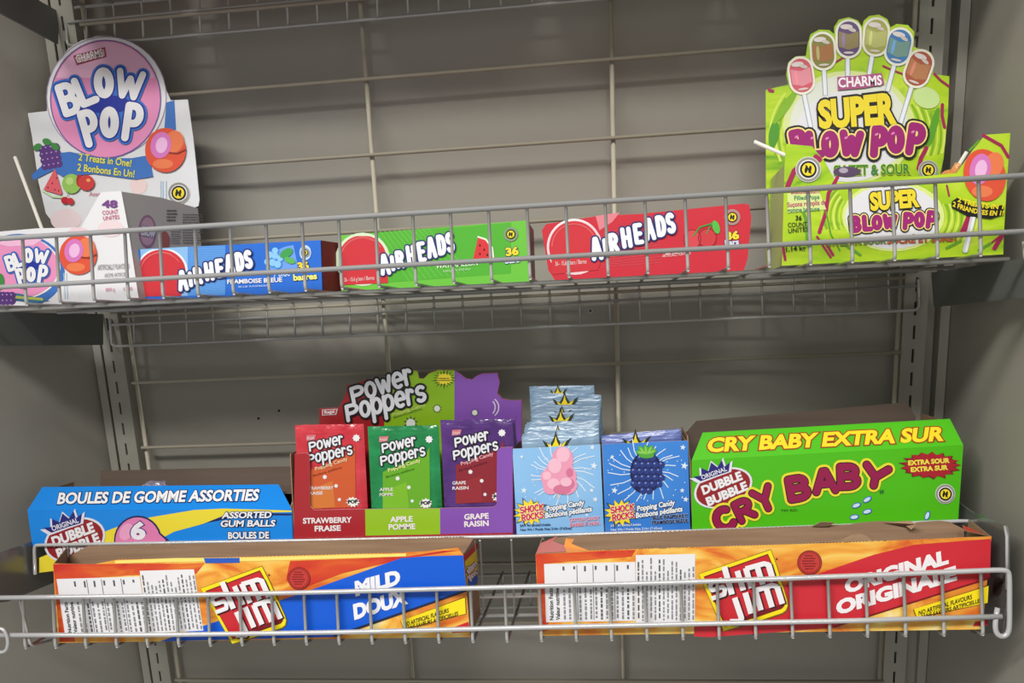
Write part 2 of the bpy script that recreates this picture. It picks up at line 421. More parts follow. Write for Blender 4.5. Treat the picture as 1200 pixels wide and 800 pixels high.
# lower shelf with front fence, riser rail
YF, YD = -.21, -.112
def lerp_fn(a, b_): return lambda x: a.z + (b_.z - a.z) * (x - a.x) / (b_.x - a.x)
zlow = lerp_fn(P(100, 753.5, -.2), P(1130, 738.5, -.2))
zris = lerp_fn(P(44, 640, YD), P(1130, 611, YD))
XL, XR = P(2, 720, YF).x - .006, P(1180, 700, YF).x
YBK = .075
t = thing('wire_shelf', 'lower wire shelf carrying the torn-open snack stick cartons at its front', 'shelf', (0, YBK, zlow(0)), 'wire shelves')
d = MB(); X = xs_between(XL + .03, XR - .01, P(551.6, 710, YF).x, .0406)
for x in X: d.tube([(x, YF + .004, zlow(x) - .0025), (x, YBK, zlow(x) - .0025)], .0019, WIRE, 6)
for y in (YF + .105, YF + .19, YBK): d.tube([(XL + .01, y, zlow(XL) - .0065), (XR - .008, y, zlow(XR) - .0065)], .0024, WIRE, 6)
d.build('deck', t)
l = MB()
for x in X: l.tube(bend([(x, YBK - .008, zlow(x) - .003), (x, YBK + .001, zlow(x) - .005), (x, YBK + .001, zlow(x) - .055)], .008), .0017, WIRE, 6)
l.tube([(XL + .01, YBK - .002, zlow(XL) - .023), (XR - .01, YBK - .002, zlow(XR) - .023)], .0021, WIRE, 6)
l.tube([(XL + .01, YBK - .002, zlow(XL) - .055), (XR - .01, YBK - .002, zlow(XR) - .055)], .0023, WIRE, 6)
l.build('rear_lip', t)
f = MB()
TOPR = [(-3, 700.2), (200, 697.5), (400, 693), (600, 687.5), (800, 682), (1000, 674.5), (1172, 667.5)]
BOTR = [(-3, 744), (200, 743.5), (400, 740.5), (600, 735.5), (800, 731), (1000, 727), (1174, 722)]
f.tube(bend([P(x, y, YF) for x, y in TOPR] + [P(1181.5, 668.5, YF), P(1183, 676, YF), P(1183, 736, YF), P(1180, 744, YF), P(1173, 746, YF), P(1167, 741, YF), P(1166, 730, YF), P(1169, 712, YF + .004)], .012), .0029, CHROME, 8)
f.tube([P(x, y, YF) for x, y in BOTR], .0029, CHROME, 8)
f.tube(bend([P(-3, 736, YF - .006), P(5, 737, YF - .006), P(10, 750, YF - .006), P(8, 762, YF - .006), P(0, 765, YF - .006), P(-8, 758, YF - .006)], .01), .0022, CHROME, 8)
def onrail(R, x):
    Q = [P(a, c, YF) for a, c in R]
    for p, q in zip(Q, Q[1:]):
        if p.x <= x <= q.x: return p.z + (q.z - p.z) * (x - p.x) / (q.x - p.x)
    return Q[-1].z if x > Q[-1].x else Q[0].z
for x in X: f.tube(bend([(x, YF + .0035, onrail(TOPR, x)), (x, YF + .0035, zlow(x) - .0035), (x, YF + .03, zlow(x) - .003)], .006), .0020, WIRE, 6)
f.build('front_fence', t)
g = MB()
RAIL = [P(44, 638.5, YD), P(350, 633.2, YD), P(600, 628.3, YD), P(860, 620.5, YD), P(1133, 610, YD)]
pl, pr = RAIL[0], RAIL[-1]
g.tube(bend([pl + Vector((-.006, 0, -.04)), pl + Vector((-.005, 0, -.001))] + RAIL + [pr + Vector((.007, 0, -.002)), pr + Vector((.009, 0, -.045))], .012), .0023, CHROME, 8)
X2 = xs_between(XL + .03, XR - .01, P(564, 670, YD).x, .0406)
def zr(x):
    for p, q in zip(RAIL, RAIL[1:]):
        if p.x <= x <= q.x: return p.z + (q.z - p.z) * (x - p.x) / (q.x - p.x)
    return RAIL[-1].z if x > RAIL[-1].x else RAIL[0].z
for x in X2: g.tube([(x, YD + .002, zr(x)), (x, YD + .002, zlow(x) - .002)], .0016, WIRE, 6)
g.tube([(XL + .02, YD + .002, zr(XL) - .083), (XR - .02, YD + .002, zr(XR) - .083)], .0018, WIRE, 6)
g.build('divider_fence', t)
g = MB()      # the step behind the divider on which the rear row stands
for x in X2: g.tube([(x, YD, zr(x) - .004), (x, WP(0, zr(x), .02).y - .004, zr(x) - .004)], .0016, WIRE, 6)
for y in (YD + .07, YD + .14): g.tube([(XL + .03, y, zr(XL) - .0075), (XR - .03, y, zr(XR) - .0075)], .0020, WIRE, 6)
g.build('rear_step', t)
k = MB()
xp = .5545
pxp = lambda x, y: PP(x, y, Vector((xp, 0, 0)), Vector((1, 0, 0)))
A = [Vector((xp, .05, 1.19)), pxp(1122, 588), pxp(1141, 601), pxp(1150, 602.5), pxp(1178.5, 616), pxp(1181, 628), pxp(1181, 690), pxp(1174, 742), pxp(1140, 742), Vector((xp, .05, 1.06))]
k.prism(A, (.002, 0, 0), PLATE); k.tube([A[4] + Vector((-.001, 0, 0)), A[5] + Vector((-.001, 0, 0)), A[6] + Vector((-.001, 0, 0))], .0018, CHROME, 6)
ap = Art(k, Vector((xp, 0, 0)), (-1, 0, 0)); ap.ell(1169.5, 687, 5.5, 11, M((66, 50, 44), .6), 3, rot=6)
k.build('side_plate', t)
k = MB(); xp2 = XL - .024
zl_ = zr(XL)
A = [Vector((xp2, .06, zl_ + .0)), Vector((xp2, YF + .015, zl_ + .006)), Vector((xp2, YF + .003, zl_ - .01)), Vector((xp2, YF + .003, zl_ - .05)), Vector((xp2, YF + .05, zl_ - .062)), Vector((xp2, .06, zl_ - .07))]
k.prism(A, (-.002, 0, 0), PLATE)
k.tube(bend([P(22, 698, YF + .004), P(36, 757, YF + .004), P(60, 750, YF + .06)], .008), .0019, WIRE, 6)
k.build('side_plate', t)

# ================================================================== goods, upper shelf
ZS = 1.5030
def outl(cr, pts, Y, zb=None, n=None):
    """outline given in crop pixels, raised to the plane y = Y; entries with a third item stand on height zb"""
    ox, oy, sc = cr; q = []
    for p in pts:
        v = P(ox + p[0] / sc, oy + p[1] / sc, Y)
        if len(p) > 2: v.z = zb
        q.append(v)
    return q
C1 = (0, 0, 4.0); C2 = (0, 200, 4.0); C3 = (300, 180, 4.0); C4 = (600, 180, 4.0); C5 = (880, 0, 3.75); C6 = (880, 160, 3.75)
C8 = (0, 560, 3.429); D1 = (330, 420, 3.636); D2 = (580, 430, 3.81); D3 = (790, 450, 2.927); D4 = (300, 600, 3.636); D5 = (600, 600, 4.0); D6 = (880, 600, 3.75)
CARD = .0012
def emblem(a, cx, cy, r, L=4, ringc=None, inner=YEL):
    """round no-gluten style roundel: ring, dark disc, yellow centre with a dark N-like grain"""
    a.ell(cx, cy, r, r, ringc or W_, L); a.ring(cx, cy, r * .86, r * .86, r * .2, M((150, 148, 140)), L + 1, n=26)
    a.ell(cx, cy, r * .66, r * .66, BLK, L + 2); a.ell(cx, cy, r * .50, r * .50, inner, L + 3)
    for dx in (-.17, .12): a.ell(cx + dx * r, cy, r * .12, r * .3, BLK, L + 4, rot=12)
    a.line([(cx - r * .2, cy - r * .3), (cx + r * .2, cy + r * .3)], r * .1, BLK, L + 4)

# ---- white and pink lollipop display box
YFB, YBB = -.203, -.086
t = thing('candy_display_box', 'white lollipop display box with round pink header, far left of the upper shelf', 'candy box', (-.52, YFB, ZS), 'lollipop display boxes')
PINK = M((236, 150, 196), .35); LPINK = M((244, 190, 222), .35); BBLU = M((66, 118, 196), .35); DBLU = M((38, 54, 158), .35); SKY = M((120, 176, 228), .35)
ORA = M((226, 88, 62), .3); ORA2 = M((238, 128, 84), .3); GUM = M((218, 124, 196), .3); GUM2 = M((240, 190, 230), .3); GRAPE = M((92, 56, 128), .4); GRN = M((66, 140, 70), .4); PALE = M((236, 216, 220), .45)
def pop_ball(a, cx, cy, rx, ry, L=6, s=1.0, rot=0):
    a.ell(cx, cy, rx, ry, ORA, L, rot=rot)
    a.ell(cx + rx * .42, cy - ry * .38, rx * .46, ry * .5, ORA2, L + 1, rot=20)
    a.ell(cx - rx * .12, cy + ry * .62, rx * .5, ry * .22, ORA2, L + 1)
    a.ell(cx - rx * .22, cy - ry * .22, rx * .50, ry * .60, GUM, L + 2, rot=12); a.ell(cx - rx * .18, cy - ry * .22, rx * .28, ry * .36, GUM2, L + 3, rot=12)
    a.line([(cx + rx * .2, cy + ry * .12), (cx + rx * .6, cy + ry * .15), (cx + rx * .98, cy - ry * .02)], rx * .07, M((150, 50, 40)), L + 4)
def blow_pop(a, xs, ys, L=8, s=1.0):
    """the two-line bubble lettering, xs, ys map the header's crop to another place"""
    o = ((7.5 * s, DBLU, L), (17 * s, M((60, 120, 210)), L - 1))
    T = lambda x, y: (xs[0] + (x - 480) * xs[1], ys[0] + (y - 500) * ys[1])
    for ch, x, y, w, h, r, st in (('B', 325, 465, 60, 128, -18, 36), ('L', 404, 425, 62, 116, -22, 37), ('O', 491, 390, 56, 108, -4, 42), ('W', 612, 398, 108, 112, 9, 33),
                                 ('P', 427, 600, 52, 144, -16, 38), ('O', 517, 575, 52, 110, 0, 42), ('P', 628, 575, 56, 152, 8, 38)):
        q = T(x, y); a.sl(ch, q[0], q[1], w * xs[1], h * ys[1], r, st * s, M((240, 240, 244)), L + 1, o)
    q = T(500, 490); a.ell(q[0], q[1], 130 * s, 46 * s, DBLU, L)
b = MB()
hp = [(220, 520), (222, 440), (238, 360), (270, 290), (318, 230), (380, 190), (450, 170), (520, 170), (590, 190), (660, 235), (715, 292), (756, 360), (782, 430), (800, 470), (880, 466), (885, 500), (905, 640), (922, 800), (935, 935), (930, 965), (880, 985), (880, 1180, 1), (330, 1180, 1), (270, 1070), (215, 1000), (180, 850), (150, 640), (130, 530)]
b.prism(outl(C1, hp, YBB, ZS), (0, CARD, 0), M((226, 228, 232), .4), WCARD)
a = Art(b, (0, YBB, 0)).crop(*C1)
a.poly([(780, 480), (818, 470), (826, 610), (770, 610)], BBLU, 1)
a.ell(500, 455, 282, 284, W_, 2, n=40); a.ring(500, 455, 280, 282, 4, M((170, 150, 190)), 3, a0=0, a1=360, n=40)
a.ell(497, 465, 258, 275, PINK, 4, n=40); a.poly([(497 + 246 * math.cos(math.radians(t_)), 455 + 258 * math.sin(math.radians(t_))) for t_ in range(200, 341, 10)], LPINK, 5)
a.ring(497, 465, 258, 275, 5, M((120, 100, 170)), 6, n=40)
a.poly([(345, 262), (495, 222), (502, 268), (452, 282), (362, 308)], M((170, 60, 90)), 6); a.poly([(354, 270), (489, 232), (494, 264), (452, 274), (366, 298)], PALE, 7)
a.text('CHARMS', 366, 297, 490, 266, 36, M((250, 244, 246)), 10, .02, ((.07, M((150, 50, 80)), 9),))
blow_pop(a, (480, 1), (500, 1), 10, .93)
a.poly([(150, 822), (260, 720), (330, 712), (480, 742), (620, 742), (700, 728), (720, 828), (640, 842), (520, 826), (440, 815), (300, 830), (250, 800), (160, 845)], BBLU, 8)
a.text('2 Treats in One!', 372, 752, 617, 782, 32, M((232, 226, 90)), 10, .02, ((.05, M((40, 90, 120)), 9),)); a.text('2 Bonbons En Un!', 366, 800, 632, 832, 32, M((232, 226, 90)), 10, .02, ((.05, M((40, 90, 120)), 9),))
for i in range(16):
    gx, gy = 200 + (i % 4) * 22 + (i // 4) * 5, 700 + (i // 4) * 27 - (i % 4) * 4
    a.ell(gx, gy, 17, 17, GRAPE, 9, n=12); a.ell(gx - 4, gy - 4, 4, 4, M((180, 150, 210)), 10, n=8)
for (x, y, r_) in ((180, 690, -30), (224, 665, 20), (262, 688, 40)): a.ell(x, y, 22, 15, GRN, 11, rot=r_, n=12)
a.poly([(262, 790), (296, 905), (290, 915), (208, 890)], M((226, 96, 108)), 11); a.line([(205, 893), (250, 922), (300, 925)], 9, M((200, 224, 180)), 11)
for x, y in ((250, 860), (270, 835), (262, 890), (230, 880), (280, 895)): a.ell(x, y, 3, 4, BLK, 12, n=6)
a.ell(340, 862, 44, 46, M((150, 196, 92)), 12); a.ell(332, 850, 18, 18, M((186, 216, 130)), 13); a.ell(410, 858, 38, 36, M((206, 62, 62)), 13); a.ell(420, 846, 10, 8, M((240, 170, 90)), 14, n=10); a.ell(378, 848, 16, 30, M((170, 50, 50)), 12)
a.line([(328, 900), (318, 930)], 3, GRN, 13); a.ell(310, 940, 18, 17, M((190, 36, 50)), 14, n=14); a.ell(336, 944, 16, 16, M((200, 46, 56)), 14, n=14)
pop_ball(a, 780, 705, 96, 104, 12)
a.text('Assorted', 420, 918, 520, 918, 18, M((200, 90, 110)), 6); a.ell(310, 1030, 72, 52, PALE, 2)
for x in (755, 765, 780): a.line([(x, 850), (x, 960)], 4, M((170, 200, 226)), 3)
a.ell(650, 870, 40, 40, M((238, 214, 214)), 2); emblem(a, 840, 905, 52, 5)
b.build('header_card', t)
b = MB()
fp = [(-310, 600, 1), (650, 590, 1), (600, 265), (568, 95), (475, 100), (455, 130), (380, 265), (170, 270), (0, 285), (-310, 300)]
b.prism(outl(C2, fp, YFB, ZS), (0, CARD, 0), M((232, 232, 236), .38), WCARD)
a = Art(b, (0, YFB, 0)).crop(*C2)
a.ell(90, 470, 214, 175, BBLU, 1, n=36); a.ell(80, 455, 205, 150, W_, 2, n=36); a.ell(75, 452, 200, 148, PINK, 3, n=36); a.poly([(-20, 340), (80, 305), (200, 322), (160, 350), (40, 355)], LPINK, 4)
blow_pop(a, (132, .50), (450, .48), 9, .47)
a.poly([(-60, 560), (90, 575), (200, 600), (235, 610), (150, 622), (60, 600), (-60, 600)], M((60, 120, 150)), 5); a.line([(30, 588), (200, 602)], 12, M((190, 200, 90)), 6); a.poly([(0, 628), (40, 606), (110, 614), (210, 628), (210, 634), (0, 636)], W_, 6)
for i in range(8): a.ell(0 + (i % 4) * 20, 585 + (i // 4) * 26, 18, 18, GRAPE, 7, n=12); a.ell(-4 + (i % 4) * 20, 581 + (i // 4) * 26, 4, 4, M((180, 150, 210)), 8, n=6)
a.ell(2, 520, 22, 40, GRN, 6)
pop_ball(a, 370, 395, 88, 92, 8); a.ell(370, 305, 60, 40, M((234, 206, 214)), 3)
a.text('48', 482, 172, 550, 172, 32, M((120, 66, 140)), 5, .04); a.text('COUNT', 482, 206, 556, 200, 18, M((206, 92, 130)), 5, .01); a.text('UNITÉS', 486, 232, 562, 225, 18, M((206, 92, 130)), 5, .01)
a.text('ARTIFICIALLY FLAVORED', 460, 466, 608, 458, 24, M((120, 116, 118)), 5); a.text('ARÔME ARTIFICIEL', 492, 500, 596, 494, 18, M((140, 136, 138)), 5)
a.text('850 g', 498, 566, 540, 562, 16, M((216, 116, 150)), 5); a.text('1,30', 582, 562, 622, 560, 16, M((216, 116, 150)), 5)
a.ell(520, 270, 60, 40, PALE, 2)
for x in (300, 312): a.line([(x, 480), (x + 6, 600)], 3, M((176, 206, 230)), 3)
b.build('front_panel', t)
b = MB()
fr = [P(568 / 4, 200 + 97 / 4, YFB), P(600 / 4, 200 + 265 / 4, YFB), P(650 / 4, 200 + 590 / 4, YFB)]; fr[2].z = ZS
bk0 = P(232, 244, YBB); bk1 = P(243, 262, YBB)
A = [fr[2] + Vector((0, CARD, 0)), fr[1] + Vector((0, CARD, 0)), fr[0] + Vector((0, CARD, 0)), (fr[0] + bk0) / 2 + Vector((.004, 0, .004)), bk0, Vector((fr[2].x, YBB - .0002, ZS))]
pl_n = (A[2] - A[0]).cross(A[4] - A[0]).normalized()
A = [p - pl_n * pl_n.dot(p - A[0]) for p in A]
b.prism(A, (-.0012, 0, 0), GCARD, GCARD)
a = Art(b, A[0], pl_n).crop(*C2)
a.ell(690, 285, 42, 78, M((150, 110, 140)), 2); a.ell(690, 285, 34, 66, M((184, 150, 170)), 3); a.text('Blow', 660, 300, 722, 312, 40, M((196, 192, 206)), 5, .06, ((.1, M((80, 84, 130)), 4),))
a.ell(770, 330, 26, 46, M((160, 90, 90)), 2); a.lines(780, 180, 830, 240, 4, M((96, 92, 96)), 3, .5, 3, 'h'); a.lines(855, 200, 950, 345, 12, M((110, 106, 108)), 3, .4, 4, 'h'); a.lines(800, 260, 850, 345, 8, M((110, 106, 108)), 3, .4, 5, 'h')
b.build('side_panel', t)
b = MB()
xl = P(-310 / 4, 260, YFB).x
b.box((xl + .001, YFB + CARD, ZS), (xl + .0022, YBB, ZS + .06), WCARD)
b.build('side_panel', t)
b = MB(); b.box((xl + .0025, YFB + CARD + .0002, ZS), (fr[2].x - .0025, YBB - .0002, ZS + .0012), WCARD); b.build('base', t)

def lolly(head, tail, label, hc, group='loose lollipops', hr=.011, stick=True):
    h = Vector(head); q = Vector(tail); t = thing('lollipop', label, 'lollipop', h, group)
    b = MB(); d = (q - h).normalized(); b.tube([h, q], .0022, M((238, 234, 224), .5), 8); b.build('stick', t)
    b = MB(); b.ball(h, hr, hr, hr * 1.05, hc, 14, 9, .05); b.tube([h + d * hr * .8, h + d * (hr + .006), h + d * (hr + .009)], .0048, hc, 8); b.build('wrapped_head', t)
    return t
WRAPR = foil('pink_red_wrapper', (206, 60, 96), (236, 150, 170), .2)
hd = P(52, 276, -.170); tl = P(17.5, 184, -.150)
lolly(hd + (hd - tl).normalized() * .03, tl, 'lollipop with white stick up and red wrapper, in the white and pink box', WRAPR)

# ---- chewy bar boxes
YA = -.166
def bar_box(cr, fpts, label, colr, end, depth, draw, endflap=None, YA=YA):
    q = outl(cr, fpts, YA, ZS)
    cx = sum(p.x for p in q) / len(q)
    t = thing('candy_bar_box', label, 'candy box', (cx, YA, ZS), 'chewy bar boxes')
    b = MB()
    B = [Vector((p.x + (.034 if YA < -.18 and p.x < cx else 0), p.y + depth, p.z - (0.0 if p.z < ZS + .005 else .003))) for p in q]
    b.prism(q, (0, CARD, 0), colr)
    a = Art(b, (0, YA, 0)).crop(*cr); draw(a); b.build('front_panel', t)
    b = MB(); n = len(q)
    q2 = [p + Vector((0, CARD + .0001, 0)) for p in q]
    b.mesh(q2 + B, [(i, (i + 1) % n, (i + 1) % n + n, i + n) for i in range(1, n)], end); b.mesh(q2[:2] + B[:2], [(0, 1, 3, 2)], GCARD); b.mesh(B, tessellate_polygon([B]), colr)
    b.build('carton', t)
    if endflap: endflap(t, q, B, YA)
    return t
LET = M((242, 244, 250), .35)
def airheads(a, T, h0, h1, th, tilt, L=8):
    """puffed lettering along T = (x0, y0, x1, y1), letters growing left to right"""
    x0, y0, x1, y1 = T; txt = 'AIRHEADS'
    fr_ = [.01, .125, .235, .40, .555, .70, .85, .975]; ws = [.80, .1, .62, .66, .56, .74, .62, .54]
    for i, ch in enumerate(txt):
        f = fr_[i]; h = [1.05, .72, .84, .92, .92, 1.0, .95, .92][i] * (h0 + (h1 - h0) * f)
        x = x0 + (x1 - x0) * f; y = y0 + (y1 - y0) * f; y += [0.22, .02, 0, 0, 0, 0, 0, 0][i] * h * .5
        k = math.hypot(x1 - x0, y1 - y0) * .115
        a.sl(ch, x, y - h / 2, ws[i] * k, h * .82, tilt, th, LET, L + 1, ((th * .34, NAVY, L),))
def bar_common(a, disc, T, h0, h1, th, tilt):
    cx, cy, rx, ry = disc
    airheads(a, T, h0, h1, th, tilt)
REDB = M((208, 52, 62), .35); REDB2 = M((226, 96, 100), .35)
def disc(a, cx, cy, rx, ry, clip):
    """plain red balloon disc, cut off below"""
    for r_, m_, l_ in ((1.09, M((232, 238, 244)), 1), (1.0, REDB, 2)):
        pts = [(cx + rx * r_ * math.cos(math.radians(x)), min(clip, cy + ry * r_ * math.sin(math.radians(x)))) for x in range(0, 360, 8)]
        a.poly([(max(p[0], a.x0), max(p[1], a.y0)) for p in pts], m_, l_)
    a.ring(cx, cy, rx * .88, ry * .88, rx * .05, REDB2, 3, a0=200, a1=300)
def d_blue(a):
    a.x0, a.y0 = 24, 86
    a.poly([(22, 85), (300, 70), (300, 358), (40, 362)], M((140, 190, 240)), 1); a.poly([(300, 70), (520, 62), (520, 352), (300, 358)], M((84, 150, 228)), 1)
    for i in range(22): a.line([(300 + i * 3, 72 + i * 13), (525, 66 + i * 12.5)], 1.6, M((130, 190, 246)), 2, False)
    disc(a, 148, 215, 140, 128, 360); a.poly([(20, 250), (285, 250), (262, 358), (45, 362)], REDB, 2); a.ring(148, 215, 120, 108, 6, REDB2, 4, a0=190, a1=330)
    airheads(a, (270, 318, 668, 196), 118, 118, 24, -7)
    a.poly([(760, 120), (870, 70), (920, 60), (950, 200), (760, 215)], M((110, 160, 240)), 2)
    for x, y, r_ in ((815, 95, 22), (785, 120, 24), (815, 125, 24), (770, 160, 22), (800, 165, 26), (830, 175, 26), (845, 140, 22)):
        a.ell(x, y, r_, r_, M((60, 140, 220)), 4, n=16); a.ell(x - 2, y - 2, r_ * .8, r_ * .8, M((140, 200, 250)), 5, n=16)
    a.ell(880, 108, 42, 24, M((60, 160, 80)), 6, rot=-30); a.ell(900, 150, 34, 18, M((90, 180, 90)), 7, rot=20)
    a.ell(990, 105, 34, 44, M((190, 220, 250)), 3); emblem(a, 990, 105, 28, 5, M((150, 196, 240)))
    a.text('FRAMBOISE BLEUE', 535, 288, 855, 275, 24, W_, 5, .03); a.text('BLUE RASPBERRY', 600, 310, 790, 302, 10, M((200, 220, 250)), 5); a.text('36', 950, 205, 1010, 200, 40, YEL, 6, .05, ((.09, NAVY, 5),)); a.text('barres', 924, 268, 1058, 258, 34, M((242, 238, 120)), 6, .04, ((.08, NAVY, 5),)); a.text('7 blue', 805, 250, 900, 240, 40, M((190, 214, 250)), 3, .02)
CB = (160, 275, 5.0)
def flap_dark(t, q, B, YA):
    b = MB(); r0, r1 = q[1], q[2]
    A = [Vector((r0.x + .0005, YA + .002, ZS)), Vector((r1.x + .0005, YA + .002, r1.z)), Vector((r1.x + .021, YA + .05, r1.z - .002)), Vector((r0.x + .020, YA + .05, ZS + .001))]
    b.prism(A, (-.0002, .0012, 0), M((112, 44, 40), .5), GCARD)
    b.build('end_flap', t)
t = bar_box(CB, [(40, 366, 1), (1088, 322, 1), (1078, 32), (800, 45), (520, 60), (300, 70), (10, 88)], 'blue chewy bar box with raspberry print, leftmost of the three bar boxes', M((40, 110, 214), .35), M((48, 82, 190), .4), .07, d_blue, flap_dark, -.192)
def d_green(a):
    a.x0, a.y0 = 394, 386
    a.poly([(560, 370), (1000, 340), (1195, 322), (1195, 560), (800, 590), (600, 605)], M((84, 178, 52), .35), 1)
    for i in range(12): a.line([(560 + i * 22, 365 - i * 1.5), (720 + i * 26, 600 - i * 4)], 3, M((110, 200, 80)), 2, False)
    a.ell(500, 495, 128, 125, M((214, 232, 200)), 2); disc(a, 500, 490, 112, 108, 600); a.poly([(400, 500), (612, 500), (620, 606), (404, 616)], REDB, 3); a.ring(500, 488, 100, 96, 5, REDB2, 4, a0=190, a1=330)
    a.text('36 - 15,6 g bars / Barres', 415, 600, 556, 590, 18, M((240, 220, 220)), 5)
    airheads(a, (602, 560, 918, 462), 96, 104, 19, -8)
    a.poly([(1042, 390), (1075, 400), (1105, 440), (1112, 492), (1018, 494)], M((216, 48, 54)), 4); a.line([(1042, 390), (1078, 402), (1108, 442), (1114, 492)], 8, M((230, 240, 220)), 5)
    for x, y in ((1050, 430), (1070, 450), (1050, 470), (1085, 475)): a.ell(x, y, 4, 6, BLK, 6, n=8)
    emblem(a, 1195, 378, 34, 4, M((90, 170, 60))); a.text('36', 1176, 478, 1230, 472, 34, YEL, 6, .05, ((.09, NAVY, 5),)); a.text('bars', 1170, 515, 1235, 508, 24, M((214, 226, 250)), 6, .04, ((.08, NAVY, 5),))
    a.text('WATERMELON', 845, 538, 1040, 522, 20, M((226, 240, 216)), 5, .02); a.text('MELON D\'EAU', 880, 556, 1005, 545, 9, M((200, 230, 190)), 5)
t = bar_box(C3, [(400, 620, 1), (1280, 560, 1), (1272, 312), (1000, 335), (560, 370), (388, 384)], 'lime green chewy bar box with watermelon print, middle of the three bar boxes', M((110, 196, 66), .35), M((150, 50, 56), .45), .085, d_green, None)
def d_red(a):
    a.x0, a.y0 = 150, 300
    a.poly([(392, 292), (440, 285), (505, 276), (470, 320), (410, 360)], M((226, 130, 142)), 1)
    for i in range(16): a.line([(420, 380 + i * 10), (700, 300 + i * 14)], 1.6, M((226, 100, 114)), 2, False)
    a.ell(295, 440, 130, 128, M((240, 206, 212)), 2); disc(a, 292, 438, 118, 122, 548); a.poly([(180, 440), (410, 440), (412, 520), (400, 545), (190, 565)], REDB, 3); a.ring(292, 436, 104, 106, 6, REDB2, 4, a0=180, a1=350)
    a.text('36 - 15,6 g bars / Barres', 204, 526, 350, 514, 20, M((240, 220, 220)), 5)
    airheads(a, (392, 490, 752, 372), 106, 106, 21, -8)
    a.ell(845, 400, 40, 44, M((216, 70, 80)), 3); a.ell(915, 395, 42, 44, M((206, 56, 66)), 3); a.ring(845, 400, 40, 44, 4, M((160, 24, 40)), 4); a.ring(915, 395, 42, 44, 4, M((160, 24, 40)), 4)
    a.line([(850, 385), (880, 345), (945, 325)], 7, M((70, 150, 60)), 5); a.line([(912, 375), (925, 345), (945, 325)], 5, M((70, 150, 60)), 5); a.ell(956, 345, 16, 32, M((80, 190, 70)), 6, rot=-18)
    emblem(a, 1032, 298, 38, 4, M((226, 120, 130))); a.text('36', 1006, 404, 1062, 398, 34, YEL, 6, .05, ((.09, NAVY, 5),)); a.text('bars', 1000, 430, 1062, 424, 24, M((214, 226, 250)), 6, .04, ((.08, NAVY, 5),))
    a.text('CHERRY', 716, 472, 830, 462, 20, M((246, 226, 226)), 5, .02); a.text('ARTIFICIALLY FLAVORED', 705, 486, 838, 472, 12, M((246, 226, 226)), 5)
    a.text('CERISE', 880, 455, 1000, 445, 14, M((246, 226, 226)), 5)
t = bar_box(C4, [(200, 566, 1), (1085, 500, 1), (1105, 490), (1122, 300), (1112, 240), (1085, 234), (600, 282), (400, 292), (160, 330), (140, 360), (170, 545)], 'red chewy bar box with cherry print, rightmost of the three bar boxes', M((206, 46, 62), .35), M((190, 60, 70), .45), .085, d_red, None)

# ---- lime green lollipop display box
YSF, YSB = -.222, -.105
LIME = ramp_mat('lime_swirl_print', [(.30, (104, 164, 36)), (.38, (158, 200, 34)), (.52, (180, 214, 38)), (.64, (196, 222, 66)), (.74, (150, 196, 34))], (5, 5, 16), 3, 2.6, .36, 0, 'noise', rot=(0, .5, 0))
LIME2 = M((186, 218, 44), .36); HAZE = M((226, 226, 232), .36); CLARET = M((164, 36, 84), .36)
t = thing('candy_display_box', 'lime green lollipop display box with six lollipops on its header, right end of upper shelf', 'candy box', (P(1040, 300, YSF).x, YSF, ZS), 'lollipop display boxes')
b = MB()
hp = [(65, 395), (135, 378), (164, 372), (155, 325), (164, 275), (195, 248), (242, 245), (248, 200), (262, 150), (300, 130), (345, 132), (366, 150), (366, 118), (386, 86), (430, 75), (470, 90), (489, 118), (496, 90), (520, 70), (562, 64), (600, 84), (613, 120), (640, 105), (690, 110), (718, 140), (716, 205), (738, 214), (790, 230), (806, 265), (800, 325), (872, 335), (866, 500), (846, 700), (832, 760), (828, 1160, 1), (68, 1160, 1), (66, 780)]
b.prism(outl(C5, hp, YSB, ZS), (0, CARD, 0), LIME, M((196, 214, 90)), GCARD)
a = Art(b, (0, YSB, 0)).crop(*C5)
for i in range(9):
    cc = M((128, 176, 34)) if i % 2 else M((210, 230, 96))
    if i < 5: a.ring(430, 600, 296 + 13 * i, 270 + 12 * i, 5 + i % 3 * 3, cc, 1, 0, 148 + 5 * i, 205 + 3 * i, 12)
    a.ring(430, 590, 300 + 15 * i, 260 + 12 * i, 5 + i % 3 * 3, cc, 1, 0, -32 + 3 * i, 22 - i, 12)
a.ell(430, 560, 290, 250, M((214, 226, 150)), 1); a.ell(430, 560, 262, 232, M((222, 226, 214)), 2); a.ell(425, 600, 235, 200, HAZE, 3)
for (q0, q1, w_) in (((840, 460), (850, 560), 14), ((770, 650), (735, 740), 18), ((805, 325), (870, 380), 10), ((370, 275), (460, 225), 8), ((580, 290), (680, 330), 8), ((80, 395), (95, 400), 14)): a.line([q0, ((q0[0] + q1[0]) / 2 - 6, (q0[1] + q1[1]) / 2), q1], w_, CLARET, 4)
a.ell(770, 430, 60, 46, M((200, 226, 150)), 4, rot=20); a.ell(100, 590, 22, 60, M((76, 150, 40)), 4, rot=8); a.ell(150, 470, 18, 90, M((130, 180, 30)), 4, rot=35); a.ell(800, 560, 16, 90, M((90, 160, 36)), 4, rot=15)
POPS = [(220, 333, 104, 158, -8, (216, 96, 112), (232, 150, 164), (232, 412), (262, 560)), (315, 226, 104, 160, -4, (140, 140, 74), (176, 122, 78), (320, 305), (326, 420)), (428, 172, 104, 162, 0, (104, 82, 128), (148, 134, 92), (424, 254), (424, 335)), (548, 164, 106, 162, 5, (170, 172, 92), (190, 192, 120), (532, 245), (518, 330)), (648, 206, 108, 160, 12, (72, 130, 190), (124, 160, 150), (628, 288), (598, 402)), (735, 303, 108, 164, 20, (176, 92, 70), (188, 130, 90), (704, 384), (655, 545))]
